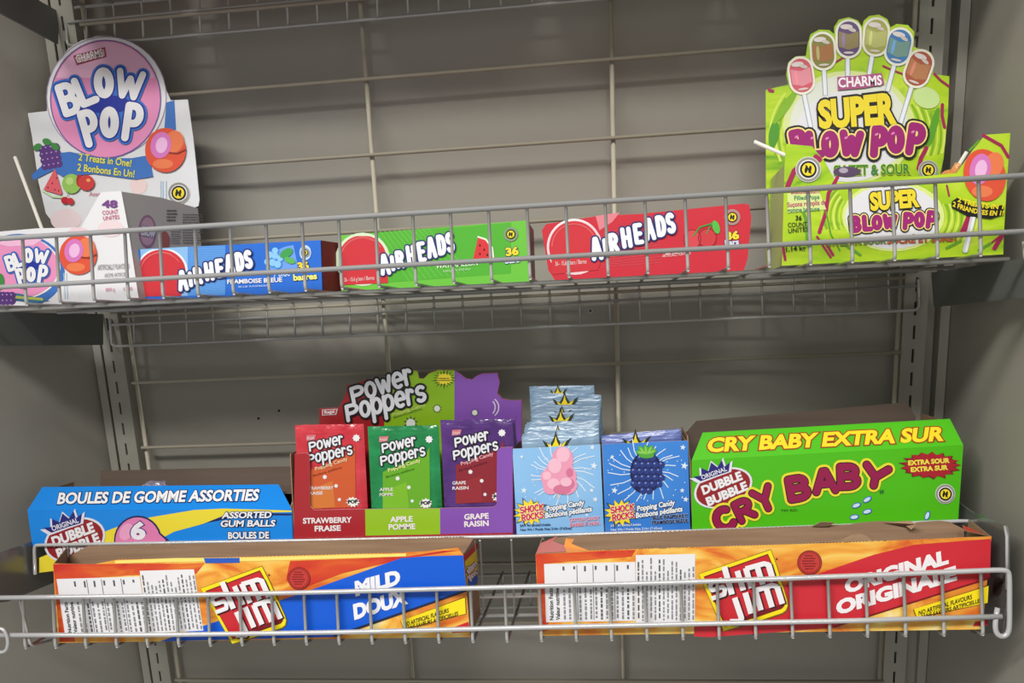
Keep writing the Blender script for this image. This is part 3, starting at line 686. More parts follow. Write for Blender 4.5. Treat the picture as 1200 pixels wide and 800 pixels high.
for (cx, cy, w, h, r_, c1_, c2_, s0, s1) in POPS:
    a.line([s0, s1], 22, M((150, 160, 170)), 5, False); a.line([s0, s1], 16, M((232, 236, 242)), 6, False)
    a.caps(cx, cy, w + 12, h + 12, r_, M((238, 236, 220)), 7); a.caps(cx, cy, w - 8, h - 10, r_, M(c1_, .3), 8)
    rr = math.radians(r_); o_ = lambda x, y: (cx + x * math.cos(rr) - y * math.sin(rr), cy + x * math.sin(rr) + y * math.cos(rr))
    a.poly([o_(-w * .42, -h * .2), o_(0, -h * .12), o_(w * .42, -h * .2), o_(w * .42, h * .22), o_(0, h * .3), o_(-w * .42, h * .22)], M(c2_, .3), 9)
    p_ = o_(-w * .1, -h * .32); a.ell(p_[0], p_[1], w * .26, h * .07, M((226, 216, 214)), 10, rot=r_); p_ = o_(w * .14, -h * .24); a.ell(p_[0], p_[1], w * .18, h * .05, M((210, 200, 190)), 10, rot=r_ + 20)
    p_ = o_(-w * .22, h * .05); a.ell(p_[0], p_[1], w * .07, h * .2, M(tuple(min(255, v + 50) for v in c1_)), 10, rot=r_); p_ = o_(0, h * .38); a.ell(p_[0], p_[1], w * .22, h * .03, M((220, 206, 200)), 10, rot=r_)
a.poly([(378, 340), (470, 334), (572, 322), (584, 372), (500, 388), (380, 398)], M((176, 84, 134)), 11); a.text('CHARMS', 384, 386, 572, 374, 40, M((250, 240, 246)), 13, .03, ((.07, M((176, 84, 134)), 12),))
a.text('SUPER', 304, 560, 626, 538, 108, M((236, 214, 46)), 14, .055, ((.115, BLK, 12),), h1=122)
PUR = M((158, 38, 116), .32); o_ = ((7, M((240, 222, 130)), 12), (16, BLK, 11))
for ch, x, y, w, h, r_ in (('B', 212, 632, 46, 96, -12), ('L', 280, 635, 44, 90, -6), ('O', 345, 635, 44, 84, 0), ('W', 438, 632, 74, 84, 4), ('P', 562, 625, 42, 110, 4), ('O', 634, 615, 44, 90, 0), ('P', 722, 615, 46, 112, 8)):
    a.sl(ch, x, y, w, h, r_, 36, PUR, 13, o_); a.ell(x - w * .3, y - h * .3, 9, 5, M((226, 130, 190)), 14, rot=-30, n=10)
a.text('SWEET & SOUR', 365, 772, 695, 764, 42, M((60, 130, 50)), 8, .03, ((.07, M((200, 220, 60)), 7),)); a.ell(420, 755, 60, 22, M((90, 70, 100)), 9); a.ell(405, 750, 20, 12, M((180, 170, 190)), 10)
emblem(a, 778, 748, 44, 6, M((214, 220, 190)))
b.build('header_card', t)
b = MB()
fp = [(135, 545, 1), (1108, 490, 1), (1112, 420), (1125, 200), (1140, -16), (1030, -8), (975, 60), (905, 160), (780, 172), (560, 188), (430, 200), (375, 200), (325, 110), (268, 42), (155, 32), (148, 120)]
b.prism(outl(C6, fp, YSF, ZS), (0, CARD, 0), LIME, M((196, 214, 90)), GCARD)
a = Art(b, (0, YSF, 0)).crop(*C6)
for i in range(11):
    cc = M((128, 176, 34)) if i % 2 else M((212, 230, 96))
    if i < 7: a.ring(622, 352, 234 + 13 * i, 165 + 9 * i, 4 + i % 3 * 3, cc, 1, 0, 160 + i, 205 + 2 * i, 12)
    a.ring(622, 352, 234 + 14 * i, 165 + 9 * i, 4 + i % 3 * 3, cc, 1, 0, -20 + i, 34 - i, 12)
a.ell(625, 350, 225, 155, M((218, 232, 140)), 1); a.ell(622, 352, 208, 142, HAZE, 2); a.poly([(560, 205), (680, 192), (760, 200), (700, 212), (580, 222)], LIME2, 3)
for (q, w_) in (([(380, 180), (340, 250), (330, 330), (300, 420)], 16), ([(160, 220), (190, 150), (215, 130)], 22), ([(330, 470), (360, 520)], 12), ([(285, 90), (300, 100)], 24), ([(290, 440), (350, 530)], 10), ([(140, 480), (150, 540)], 12), ([(1020, -5), (1100, 40), (1130, 90)], 14), ([(960, 350), (930, 420)], 26), ([(1105, 430), (1070, 490)], 20), ([(1040, 480), (1090, 440)], 8), ([(860, 215), (870, 260)], 8)): a.line(q, w_, CLARET, 3)
for (q, w_) in (([(200, 250), (240, 360), (250, 480)], 14), ([(420, 480), (480, 520)], 12), ([(860, 490), (920, 460)], 12), ([(1000, 500), (1050, 470)], 12), ([(330, 330), (350, 430), (390, 500)], 7), ([(960, 60), (1000, 20)], 9)): a.line(q, w_, M((96, 160, 40)), 3)
a.poly([(160, 250), (300, 240), (330, 320), (160, 336)], M((216, 230, 150)), 3)
a.text('Bubble Gum', 176, 252, 300, 248, 18, M((190, 60, 110)), 5, .02); a.text('Filled Pops', 190, 279, 300, 274, 18, M((60, 140, 90)), 5, .02); a.text('Suçons remplis de', 160, 310, 330, 298, 20, M((190, 60, 110)), 5, .02); a.text('gomme balloune', 160, 333, 300, 326, 18, M((60, 140, 90)), 5, .02)
a.text('36', 196, 368, 222, 368, 20, BLK, 5, .02); a.text('COUNT', 162, 398, 246, 394, 19, BLK, 5, .01); a.text('UNITÉS', 164, 424, 252, 416, 19, BLK, 5, .01); a.text('1.14 kg', 155, 506, 240, 498, 20, BLK, 5, .02)
emblem(a, 251, 145, 56, 5)
a.text('CHARMS', 572, 222, 690, 214, 14, M((180, 60, 120)), 5, .02)
a.text('SUPER', 528, 322, 732, 305, 70, M((236, 214, 46)), 9, .055, ((.11, BLK, 7),))
o_ = ((5, M((240, 222, 130)), 7), (10, BLK, 6))
for ch, x, y, w, h, r_ in (('B', 460, 385, 26, 56, -6), ('L', 510, 380, 26, 54, -4), ('O', 552, 378, 28, 48, 0), ('W', 608, 374, 46, 48, 2), ('P', 690, 372, 28, 60, 3), ('O', 738, 366, 28, 52, 0), ('P', 792, 366, 28, 62, 6)): a.sl(ch, x, y, w, h, r_, 22, PUR, 8, o_)
a.text("SWEET'N SOUR", 336, 482, 590, 470, 28, M((70, 150, 60)), 6, .03, ((.06, M((190, 60, 60)), 5),)); a.text('SUCRÉ ET SURET', 600, 472, 910, 458, 28, M((206, 60, 60)), 6, .03, ((.06, M((120, 160, 40)), 5),))
pop_ball(a, 1025, 170, 92, 116, 5, rot=-14); a.line([(975, 350), (940, 500)], 24, M((206, 210, 214)), 6); a.line([(979, 350), (944, 500)], 10, M((240, 242, 244)), 7)
a.poly([(905, 268), (960, 300), (1050, 312), (1108, 300), (1108, 344), (1050, 362), (950, 350), (880, 312), (880, 286)], BLK, 8)
a.text('2 TREATS IN 1', 905, 286, 1104, 318, 20, YEL, 9, .03, arc=-10); a.text('2 FRIANDISES EN 1!', 884, 306, 1104, 346, 20, YEL, 9, .03, arc=-14)
b.build('front_panel', t)
b = MB()
q0 = outl(C6, [(135, 545, 1), (148, 190), (155, 112)], YSF, ZS); q1 = outl(C5, [(68, 1160, 1), (66, 640)], YSB, ZS)
A = [q0[0] + Vector((.0005, CARD, 0)), q0[2] + Vector((.0005, CARD, 0)), Vector((q1[1].x, YSB - .0004, q1[1].z)), Vector((q1[0].x, YSB - .0004, ZS))]
A[2] = A[0] + (A[1] - A[0]) + (A[3] - A[0])
b.prism(A, (.0012, 0, 0), M((186, 200, 120)), GCARD); b.build('side_panel', t)
b = MB()
q0 = outl(C6, [(1108, 490, 1), (1136, 0)], YSF, ZS); q1 = outl(C5, [(828, 1160, 1)], YSB, ZS)
A = [q0[0] + Vector((-.0005, CARD, 0)), q0[1] + Vector((-.0005, CARD, 0)), Vector((q0[1].x - .004, YSB - .0004, ZS + .06)), Vector((q1[0].x, YSB - .0004, ZS))]
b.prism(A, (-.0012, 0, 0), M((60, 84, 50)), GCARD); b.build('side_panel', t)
b = MB(); xa, xb = P(C6[0] + 150 / 3.75, 300, YSF).x, P(C6[0] + 1100 / 3.75, 290, YSF).x
b.box((xa, YSF + .0016, ZS), (xb - .006, YSB - .0006, ZS + .0012), GCARD); b.build('base', t)
tl = P(884, 166, -.20); hd = P(950, 195, -.165)
lolly(hd, tl, 'lollipop whose white stick pokes out left of the lime green box', foil('dark_wrapper', (70, 56, 84), (150, 140, 150), .2), hr=.011)
hd = P(1112, 212, -.15); lolly(hd, P(1133, 178, -.155), 'lollipop with orange wrapper behind the right wing of the lime green box', foil('orange_wrapper', (206, 120, 60), (230, 170, 110), .2), hr=.012)

# ================================================================== goods, lower shelf: rear row on the step
YR = -.1075
def outz(cr, pts, Y, zf):
    ox, oy, sc = cr; q = []
    for p in pts:
        v = P(ox + p[0] / sc, oy + p[1] / sc, Y)
        if len(p) > 2: v.z = zf(v.x)
        q.append(v)
    return q
ZRI = lambda x: zr(x) - .0019
PXC = (0, 0, 1.0)
def dubble(a, cx, cy, rx, ry, rot, L=6):
    dk = M((150, 36, 44), .35)
    a.ell(cx, cy, rx * 1.07, ry * 1.09, M((228, 228, 236)), L, rot=rot); a.ell(cx, cy, rx * .99, ry * .99, dk, L + 1, rot=rot)
    c, d = math.cos(math.radians(rot)), math.sin(math.radians(rot)); T = lambda x, y: (cx + (x * c - y * d) * rx, cy + (x * d + y * c) * rx)
    p, q = T(-.72, -.02), T(.74, -.06); a.text('DUBBLE', p[0], p[1], q[0], q[1], ry * .46, M((236, 236, 240)), L + 3, .05, shear=.05)
    p, q = T(-.70, .42), T(.80, .34); a.text('BUBBLE', p[0], p[1], q[0], q[1], ry * .46, M((236, 236, 240)), L + 3, .05, shear=.05)
    cr = [(-.70, -.62), (-.92, -.92), (-.60, -.84), (-.52, -1.16), (-.30, -.92), (-.10, -1.24), (.06, -.94), (.30, -1.18), (.30, -.86), (.56, -.96), (.40, -.60), (-.1, -.62)]
    u = [T(x * .95, y * .80) for x, y in cr]; m_ = (sum(p[0] for p in u) / len(u), sum(p[1] for p in u) / len(u))
    a.poly([(m_[0] + (p[0] - m_[0]) * 1.16, m_[1] + (p[1] - m_[1]) * 1.25) for p in u], M((226, 226, 240)), L + 2); a.poly(u, M((40, 40, 120)), L + 3)
    p, q = T(-.60, -.53), T(.34, -.53); a.text('ORIGINAL', p[0], p[1], q[0], q[1], ry * .24, M((230, 230, 240)), L + 4, .02)

# ---- blue gum ball box
BLUE = M((28, 138, 232), .3)
YB1 = YR + .095
t = thing('gum_ball_box', 'bright blue gum ball box with yellow swoosh, left end of the lower shelf', 'candy box', (P(190, 620, YR).x, YR, ZRI(-.4)))
b = MB()
q = outz(C8, [(110, 130), (1173, 126), (1180, 300, 1), (132, 300, 1)], YR, ZRI)
b.prism(q, (0, CARD, 0), BLUE, BLUE, KRAFT)
a = Art(b, (0, YR, 0)).crop(*C8)
a.poly([(158, 320), (330, 250), (460, 200), (600, 158), (780, 128), (900, 122), (1172, 130), (1172, 136), (1000, 140), (860, 172), (700, 215), (560, 290), (540, 330), (158, 380)], M((240, 222, 60), .3), 1)
a.poly([(800, 190), (900, 150), (1040, 140), (1172, 142), (1172, 150), (1030, 152), (900, 165)], M((30, 40, 100), .3), 2)
a.poly([(560, 300), (700, 225), (830, 180), (1000, 150), (1172, 150), (1176, 330), (540, 330)], BLUE, 2)
dubble(a, 302, 248, 118, 80, -19, 4)
a.ell(555, 250, 96, 100, M((40, 40, 90)), 4); a.poly([(470 + 0, 250), (640, 215), (680, 248), (650, 290)], M((40, 40, 90)), 4); a.ell(555, 252, 90, 95, M((226, 130, 182), .3), 5); a.poly([(560, 190), (640, 222), (668, 248), (640, 290), (560, 320)], M((226, 130, 182), .3), 6); a.ell(510, 215, 26, 36, M((238, 166, 204), .3), 6, rot=30)
a.text('6', 533, 242, 582, 242, 62, M((238, 234, 244)), 8, .05, ((.09, M((90, 70, 130)), 7),)); a.lines(508, 258, 625, 276, 1, M((238, 234, 244)), 8, .8, 12, 'h')
for s_, x0, y0, x1, y1, h in (('ASSORTED', 895, 160, 1090, 158, 24), ('GUM BALLS', 888, 194, 1105, 192, 24), ('BOULES DE', 920, 242, 1082, 240, 25)): a.text(s_, x0, y0, x1, y1, h, M((240, 240, 244)), 8, .035, ((.10, M((20, 30, 90)), 7),), shear=.18 if h == 24 else 0)
b.build('front_panel', t)
b = MB()
lo0, lo1 = q[0] + Vector((0, 0, .0001)), q[1] + Vector((0, 0, .0001)); up0, up1 = P(49.5, 570.5, YR + .034), P(326, 566, YR + .034)
nb = (lo1 - lo0).cross(up0 - lo0).normalized(); up1 = up1 - nb * nb.dot(up1 - lo0)
b.prism([lo0, lo1, up1, up0], (0, .0009, -.0006), BLUE, BLUE, KRAFT)
a = Art(b, lo0, nb).crop(*C8)
a.text('BOULES DE GOMME ASSORTIES', 232, 104, 1035, 90, 42, M((240, 240, 244)), 4, .035, ((.085, M((30, 40, 96)), 3),), shear=.22)
b.build('sloping_top', t)
zt = q[0].z - .004
xl, xr = q[3].x, q[2].x
for x, d_ in ((xl + .0005, 1), (xr - .0005, -1)):
    yy = .0014
    A = [Vector((x, YR + CARD + .0002, ZRI(x))), Vector((x, YR + CARD + .0002, q[0].z - .002)), Vector((x, YR + .033, up0.z - .004)), Vector((x, YB1, up0.z - .004)), Vector((x, YB1, ZRI(x)))]
    b = MB(); b.prism(A, (d_ * .0012, 0, 0), M((30, 110, 180), .4) if d_ > 0 else KRAFT, KRAFT, KRAFT); b.build('side_panel', t)
b = MB()
A = outz(PXC, [(118, 551.5), (356, 546), (356, 640, 1), (118, 640, 1)], YB1, ZRI); b.prism(A, (0, CARD, 0), SHADEKRAFT, SHADEKRAFT)
b.build('back_flap', t)
b = MB(); b.mesh([(xl + .003, YR + .003, ZRI(xl)), (xr - .003, YR + .003, ZRI(xr)), (xr - .003, YB1 - .001, ZRI(xr)), (xl + .003, YB1 - .001, ZRI(xl))], [(0, 1, 2, 3)], KRAFT)
zi = P(178, 571, YR + .06).z - .008
b.hexa([(xl + .003, YR + .042, zi), (xr - .003, YR + .042, zi), (xr - .003, YB1 - .001, zi), (xl + .003, YB1 - .001, zi)], [(xl + .003, YR + .042, zi - .002), (xr - .003, YR + .042, zi - .002), (xr - .003, YB1 - .001, zi - .002), (xl + .003, YB1 - .001, zi - .002)], SHADEKRAFT)
b.build('inner_tray', t)
CLR = foil('clear_violet_wrapper', (120, 110, 130), (196, 190, 210), .15, .8, 120)
for (x, y, r_, lb) in ((181, 567, .011, 'larger crumpled violet-grey wrapped gum peeking over the blue gum ball box'), (207, 569, .006, 'small pale wrapped gum peeking over the blue gum ball box')):
    c = P(x, y, YR + .06); c.z = zi + r_ * .8
    g = tag(MB().build('wrapped_gum', None, c), lb, 'gum', 'wrapped gum in the blue box')
    bpy.data.objects.remove(g); m_ = MB(); m_.ball(c, r_ * 1.3, r_, r_ * .8, CLR, 12, 8, .22); m_.ball(c + Vector((r_ * 1.2, 0, .0005)), r_ * .6, r_ * .4, r_ * .6, CLR, 8, 6, .3); m_.ball(c + Vector((-r_ * 1.3, 0, -.001)), r_ * .6, r_ * .4, r_ * .4, CLR, 8, 6, .3)
    tag(m_.build('wrapped_gum', None, c), lb, 'gum', 'wrapped gum in the blue box')

# ---- popping candy display box with three kinds of sachet
E5 = (370, 425, 4.8)
PRED, PGRN, PPUR = M((170, 44, 52), .22), M((150, 194, 44), .22), M((134, 84, 178), .22)
HRED, HGRN, HPUR = M((160, 34, 40), .3), M((140, 186, 30), .3), M((134, 84, 178), .3)
t = thing('candy_display_box', 'red, green and purple candy display box holding three kinds of sachets', 'candy box', (P(472, 600, YR).x, YR, ZRI(-.1)), 'popping candy display boxes')
YPB = YR + .080
LTW = M((226, 228, 236), .3)
def power(a, P0, P1, h, s, L=8):
    """two-line slanted lettering; P0, P1 = baselines (x0, y0, x1, y1)"""
    o_ = ((s * .55, BLK, L),)
    a.word('Power', *P0, h, s, LTW, L + 1, o_, .12, 0, .28, None, {'P': .85, 'o': .7, 'w': 1.0, 'e': .7, 'r': .5})
    a.word('Poppers', *P1, h, s, LTW, L + 1, o_, .12, 0, .30, None, {'P': .85, 'o': .7, 'p': .7, 'e': .7, 'r': .5, 's': .6})
b = MB()
hp = [(20, 256), (130, 251), (158, 200), (174, 152), (174, 126), (240, 112), (290, 90), (375, 88), (392, 68), (540, 38), (574, 48), (582, 86), (606, 88), (636, 58), (690, 39), (772, 40), (812, 60), (846, 88), (880, 92), (905, 72), (932, 60), (985, 58), (1022, 56), (1036, 110), (1022, 170), (1048, 200), (1110, 211), (1160, 207), (1156, 960, 1), (18, 960, 1)]
b.prism(outz(E5, hp, YPB, ZRI), (0, CARD, 0), HRED, WCARD, WCARD)
a = Art(b, (0, YPB, 0)).crop(*E5)
a.poly([(386, 76), (540, 40), (573, 50), (581, 88), (607, 90), (637, 60), (690, 41), (780, 43), (780, 900), (386, 900)], HGRN, 1)
a.poly([(780, 45), (812, 62), (846, 90), (880, 94), (905, 74), (932, 62), (985, 60), (1020, 58), (1034, 110), (1020, 172), (1048, 203), (1110, 213), (1157, 210), (1155, 900), (780, 900)], HPUR, 1)
power(a, (222, 222, 552, 108), (190, 322, 622, 206), 78, 21)
a.poly([(36, 262), (126, 257), (116, 292), (36, 296)], M((206, 196, 200)), 3); a.poly([(42, 266), (118, 262), (110, 288), (42, 291)], M((190, 60, 70)), 4); a.text('Regal', 52, 286, 106, 280, 17, M((236, 230, 232)), 5, .03)
a.text('Popping Candy', 436, 300, 620, 240, 18, M((196, 214, 110)), 4, .03); a.text('Bonbons pétillants', 440, 312, 600, 262, 10, M((90, 130, 20)), 4, .02)
a.star(722, 92, 70, 34, 18, M((60, 90, 20)), 3, 0, .12, .8); a.star(724, 90, 50, 34, 14, M((240, 222, 50)), 4, 10, .1, .75); a.lines(690, 82, 758, 104, 2, M((100, 90, 20)), 5, .6, 11, 'h')
for x, y, r_ in ((683, 257, 17), (535, 340, 26), (895, 280, 15)): a.star(x, y, r_ * 1.7, r_ * .9, 10, M((70, 80, 60)), 3); a.ell(x, y, r_, r_, M((226, 230, 220)), 4, n=16)
for k in (0, 1): a.ring(970 - k * 4, 250, 40 + 24 * k, 44 + 16 * k, 7, M((216, 206, 230)), 3, 0, -50, 50, 8)
b.build('header_card', t)
b = MB()
fp = [(50, 765, 1), (985, 745, 1), (985, 375), (932, 378), (917, 395), (915, 622), (900, 632), (675, 637), (355, 641), (140, 645), (120, 628), (119, 412), (106, 402), (56, 405)]
b.prism(outz(D1, fp, YR, ZRI), (0, CARD, 0), PRED, WCARD, KRAFT)
a = Art(b, (0, YR, 0)).crop(*D1)
qz = outz(D1, fp, YR, ZRI)
a.poly([(356, 642), (675, 638), (676, 748), (358, 754)], PGRN, 1); a.poly([(675, 638), (900, 633), (916, 623), (918, 396), (933, 379), (984, 376), (984, 741), (676, 747)], PPUR, 1)
PW = M((240, 232, 234), .3)
for s_, x0, y0, x1, y1 in (('STRAWBERRY', 93, 702, 298, 697), ('FRAISE', 143, 735, 252, 732), ('APPLE', 465, 696, 558, 693), ('POMME', 458, 728, 569, 725), ('GRAPE', 780, 685, 882, 680), ('RAISIN', 780, 716, 882, 711)): a.text(s_, x0, y0, x1, y1, 22, PW, 3, .035)
b.build('front_panel', t)
b = MB()
for i, (k, m_) in enumerate(((0, PRED), (1, PPUR))):
    x = qz[k].x + (.0004 if k == 0 else -.0004); ztop = qz[13].z if k == 0 else qz[2].z
    A = [Vector((x, YR + CARD + .0002, ZRI(x))), Vector((x, YR + CARD + .0002, ztop)), Vector((x, YPB - .0002, ztop + .002)), Vector((x, YPB - .0002, ZRI(x)))]
    b = MB(); b.prism(A, (.0012 if k == 0 else -.0012, 0, 0), m_, KRAFT, KRAFT); b.build('side_panel', t)
b = MB(); b.hexa([(qz[0].x + .002, YR + .002, ZRI(qz[0].x)), (qz[1].x - .002, YR + .002, ZRI(qz[1].x)), (qz[1].x - .002, YPB - .0004, ZRI(qz[1].x)), (qz[0].x + .002, YPB - .0004, ZRI(qz[0].x))],
                 [(qz[0].x + .002, YR + .002, ZRI(qz[0].x) + .001), (qz[1].x - .002, YR + .002, ZRI(qz[1].x) + .001), (qz[1].x - .002, YPB - .0004, ZRI(qz[1].x) + .001), (qz[0].x + .002, YPB - .0004, ZRI(qz[0].x) + .001)], KRAFT); b.build('base', t)

def sachet(cr, x0, x1, yt0, yt1, Y, label, fm, draw=None, group='candy sachets', zf=None, seed=0):
    """flat foil packet standing upright; top edge (x0, yt0)-(x1, yt1) in crop pixels, on the box floor"""
    ox, oy, sc = cr; rnd = random.Random(seed)
    A = P(ox + x0 / sc, oy + yt0 / sc, Y); B = P(ox + x1 / sc, oy + yt1 / sc, Y); zb = max((zf or (lambda x: ZRI(x) + .0012))(p.x) for p in (A, B))
    n = 12; m = 7; vs = []; fs = []
    seam = .006
    rows = [0, .012, .03, .5, .93, .965, 1.0]
    def bulge(u, v):
        f = min(1, min(u, 1 - u) * 14) * (1 if 2 <= v <= 4 else (.6 if v in (1, 5) else 0)); return .0022 * f + rnd.uniform(0, .00025) * (v != 3)
    for s_ in (1, -1):
        for j in range(m):
            for i in range(n + 1):
                u = i / n; v = rows[j]
                top = A.z + (B.z - A.z) * u + rnd.uniform(-.0004, .0004) * (j == m - 1)
                p = Vector((A.x + (B.x - A.x) * u, Y - s_ * (.0003 + (bulge(u, j) if s_ > 0 else bulge(u, j) * .6)), zb + (top - zb) * v))
                vs.append(p)
    N = (n + 1) * m
    for s_ in (0, 1):
        for j in range(m - 1):
            for i in range(n):
                k = s_ * N + j * (n + 1) + i; fs.append((k, k + 1, k + n + 2, k + n + 1))
    per = [i for i in range(n)] + [j * (n + 1) + n for j in range(m - 1)] + [(m - 1) * (n + 1) + i for i in range(n, 0, -1)] + [j * (n + 1) for j in range(m - 1, 0, -1)]
    for i in range(len(per)): j = (i + 1) % len(per); fs.append((per[i], per[j], per[j] + N, per[i] + N))
    b = MB(); b.mesh(vs, fs, fm, False)
    if draw:
        a = Art(b, (0, Y - .0028, 0)).crop(*cr); draw(a)
    o = b.build('candy_sachet', None, ((A.x + B.x) / 2, Y, zb))
    return tag(o, label, 'sachet', group)
FRED = foil('red_foil', (196, 40, 56), (214, 66, 78), .2); FGRN = foil('green_foil', (14, 120, 62), (30, 146, 84), .2); FPUR = foil('purple_foil', (70, 34, 108), (92, 52, 132), .2)
def pp_art(inner, x0, x1, yb, sub, seed, dx, dy, fl, flc, in2):
    def d(a):
        t_ = (x1 - x0) / 290
        a.poly([(x0 + 62 * t_, yb + 196), (x0 + 240 * t_, yb + 120), (x1 - 36 * t_, yb + 90), (x1 - 34 * t_, yb + 352), (x0 + 62 * t_, yb + 360)], inner, 2)
        a.poly([(x0 + 62 * t_, yb + 280), (x0 + 160 * t_, yb + 240), (x1 - 120 * t_, yb + 352), (x0 + 62 * t_, yb + 360)], in2, 3)
        a.poly([(x0 + 50, yb + 46), (x0 + 90, yb + 44), (x0 + 84, yb + 66), (x0 + 48, yb + 70)], M((206, 120, 130)), 2); a.text('Regal', x0 + 54, yb + 64, x0 + 82, yb + 60, 10, M((236, 220, 222)), 3)
        power(a, (x0 + 68 + dx, yb + 112 + dy, x0 + 208 + dx, yb + 80 + dy), (x0 + 62 + dx, yb + 166 + dy, x0 + 246 + dx, yb + 124 + dy), 33, 8, 5)
        a.text('Popping Candy', x0 + 90, yb + 196, x0 + 226, yb + 152, 14, sub, 5, .03); a.text('Bonbons pétillants', x0 + 80, yb + 222, x0 + 200, yb + 186, 9, flc, 5)
        a.text(fl[0], x0 + 52, yb + 278, x0 + 52 + 15 * len(fl[0]) * .75, yb + 276, 13, M((236, 226, 226)), 5, .02); a.text(fl[1], x0 + 52, yb + 300, x0 + 52 + 15 * len(fl[1]) * .75, yb + 298, 13, M((236, 226, 226)), 5, .02)
        a.star(x0 + 248, yb + 330, 30, 22, 11, M((236, 236, 232)), 5, 0, .08, .75); a.text('POP', x0 + 228, yb + 336, x0 + 268, yb + 334, 14, BLK, 7, .05)
        for x, y, r_ in ((x0 + 262, yb + 58, 17), (x0 + 128, yb + 224, 10), (x0 + 176, yb + 262, 9), (x0 + 190, yb + 320, 8)): a.star(x, y, r_, r_ * .72, 8, M((232, 232, 236)), 4)
    return d
ORG_ = M((214, 110, 56), .25)
YS_ = YR + .0075
for k, (x0, x1, y0, y1, fm, dr, nm) in enumerate((
    (57, 350, 283, 278, FRED, pp_art(M((206, 92, 50), .25), 57, 350, 280, M((232, 190, 150)), 1, 0, 0, ('STRAWBERRY', 'FRAISE'), M((120, 40, 20)), M((212, 120, 56), .25)), 'red strawberry popping candy sachet'),
    (367, 668, 290, 284, FGRN, pp_art(M((104, 172, 40), .25), 367, 668, 286, M((214, 226, 140)), 2, 0, 0, ('APPLE', 'POMME'), M((40, 100, 30)), M((124, 186, 44), .25)), 'green apple popping candy sachet'),
    (677, 984, 262, 256, FPUR, pp_art(M((140, 40, 52), .25), 677, 984, 258, M((226, 160, 170)), 3, 0, 4, ('GRAPE', 'RAISIN'), M((80, 30, 60)), M((150, 46, 56), .25)), 'purple grape popping candy sachet'))):
    sachet(D1, x0, x1, y0, y1, YS_, nm + ', frontmost in its slot', fm, dr, 'power popping sachets', seed=k)
    for j in (1, 2):
        sachet(D1, x0 + 4 + 5 * j, x1 + (4 + 4 * j if k == 2 else -2 * j), y0 + (2 * j if k != 2 else 4 * j), y1 + (2 * j if k != 2 else -1 + 4 * j), YS_ + .009 * j, nm + (', second' if j == 1 else ', third') + ' from the front', fm, None, 'power popping sachets', seed=k * 7 + j)

# ---- light blue and royal blue popping candy boxes
def burst_lines(a, cx, cy, r0, r1, n, m, L, seed):
    rnd = random.Random(seed)
    for i in range(n):
        an = 2 * math.pi * i / n + rnd.uniform(-.1, .1); e = r1 * rnd.uniform(.75, 1.1)
        p0 = (cx + r0 * math.cos(an), cy + r0 * math.sin(an) * .9); p1 = (cx + (r0 + e) / 2 * math.cos(an + .05), cy + (r0 + e) / 2 * math.sin(an + .05) * .9); p2 = (cx + e * math.cos(an + .16), cy + e * math.sin(an + .16) * .9)
        a.line([p0, p1, p2], 4.2, m, L)
def rock_art(a, X0, cx, cy, light, fl):
    stc = M((222, 236, 250), .3)
    burst_lines(a, cx, cy, 60, 160, 22, stc, 2, int(X0))
    rnd = random.Random(int(X0) + 5)
    for x, y, r_ in ((X0 + 362, 440, 18), (X0 + 355, 358, 14), (X0 + 50, 550, 16), (X0 + 352, 550, 12), (X0 + 368, 590, 14), (X0 + 40, 400, 10), (X0 + 330, 660, 9)): a.star(x, y, r_, r_ * .42, 5, stc, 3, 10)
    for i in range(26): a.ell(X0 + rnd.uniform(20, 370), rnd.uniform(375, 600), 2.6, 2.6, stc, 2, n=8)
    a.star(X0 + 76, 648, 80, 50, 13, M((40, 60, 90)), 4, 5, .1, .84); a.star(X0 + 76, 648, 72, 46, 13, YEL, 5, 5, .08, .84)
    sr = M((206, 44, 60), .3); a.word('SHOCK', X0 + 36, 650, X0 + 138, 634, 25, 6.2, sr, 8, ((1.6, M((250, 240, 236)), 7),), .1, 0, .32); a.word('ROCKS', X0 + 44, 684, X0 + 138, 668, 25, 6.2, sr, 8, ((1.6, M((250, 240, 236)), 7),), .1, 0, .32)
    a.text('Popping Candy', X0 + 152, 642, X0 + 318, 614, 22, M((238, 242, 248)), 6, .04, ((.11, M((24, 34, 80)), 5),), shear=.15); a.text('Bonbons pétillants', X0 + 146, 672, X0 + 352, 642, 22, M((238, 242, 248)), 6, .04, ((.11, M((24, 34, 80)), 5),), shear=.15)
    bc = M((30, 40, 80)) if light else M((210, 226, 246))
    a.text('24 - 9g Units/Unités', X0 + 32, 712, X0 + 168, 706, 10, bc, 5, .02); a.text('Net Wt / Poids Net 216g (7.62oz)', X0 + 34, 730, X0 + 262, 722, 10, bc, 5, .02)
    if light:
        a.text(fl[0], X0 + 254, 690, X0 + 386, 680, 15, M((214, 120, 150)), 6, .03, ((.07, M((240, 220, 230)), 5),)); a.text(fl[1], X0 + 258, 712, X0 + 388, 702, 15, M((214, 120, 150)), 6, .03, ((.07, M((240, 220, 230)), 5),))
    else:
        a.text(fl[0], X0 + 220, 678, X0 + 374, 668, 14, M((20, 26, 70)), 6, .04, ((.1, M((160, 190, 230)), 5),)); a.text(fl[1], X0 + 218, 700, X0 + 378, 690, 14, M((20, 26, 70)), 6, .04, ((.1, M((160, 190, 230)), 5),))
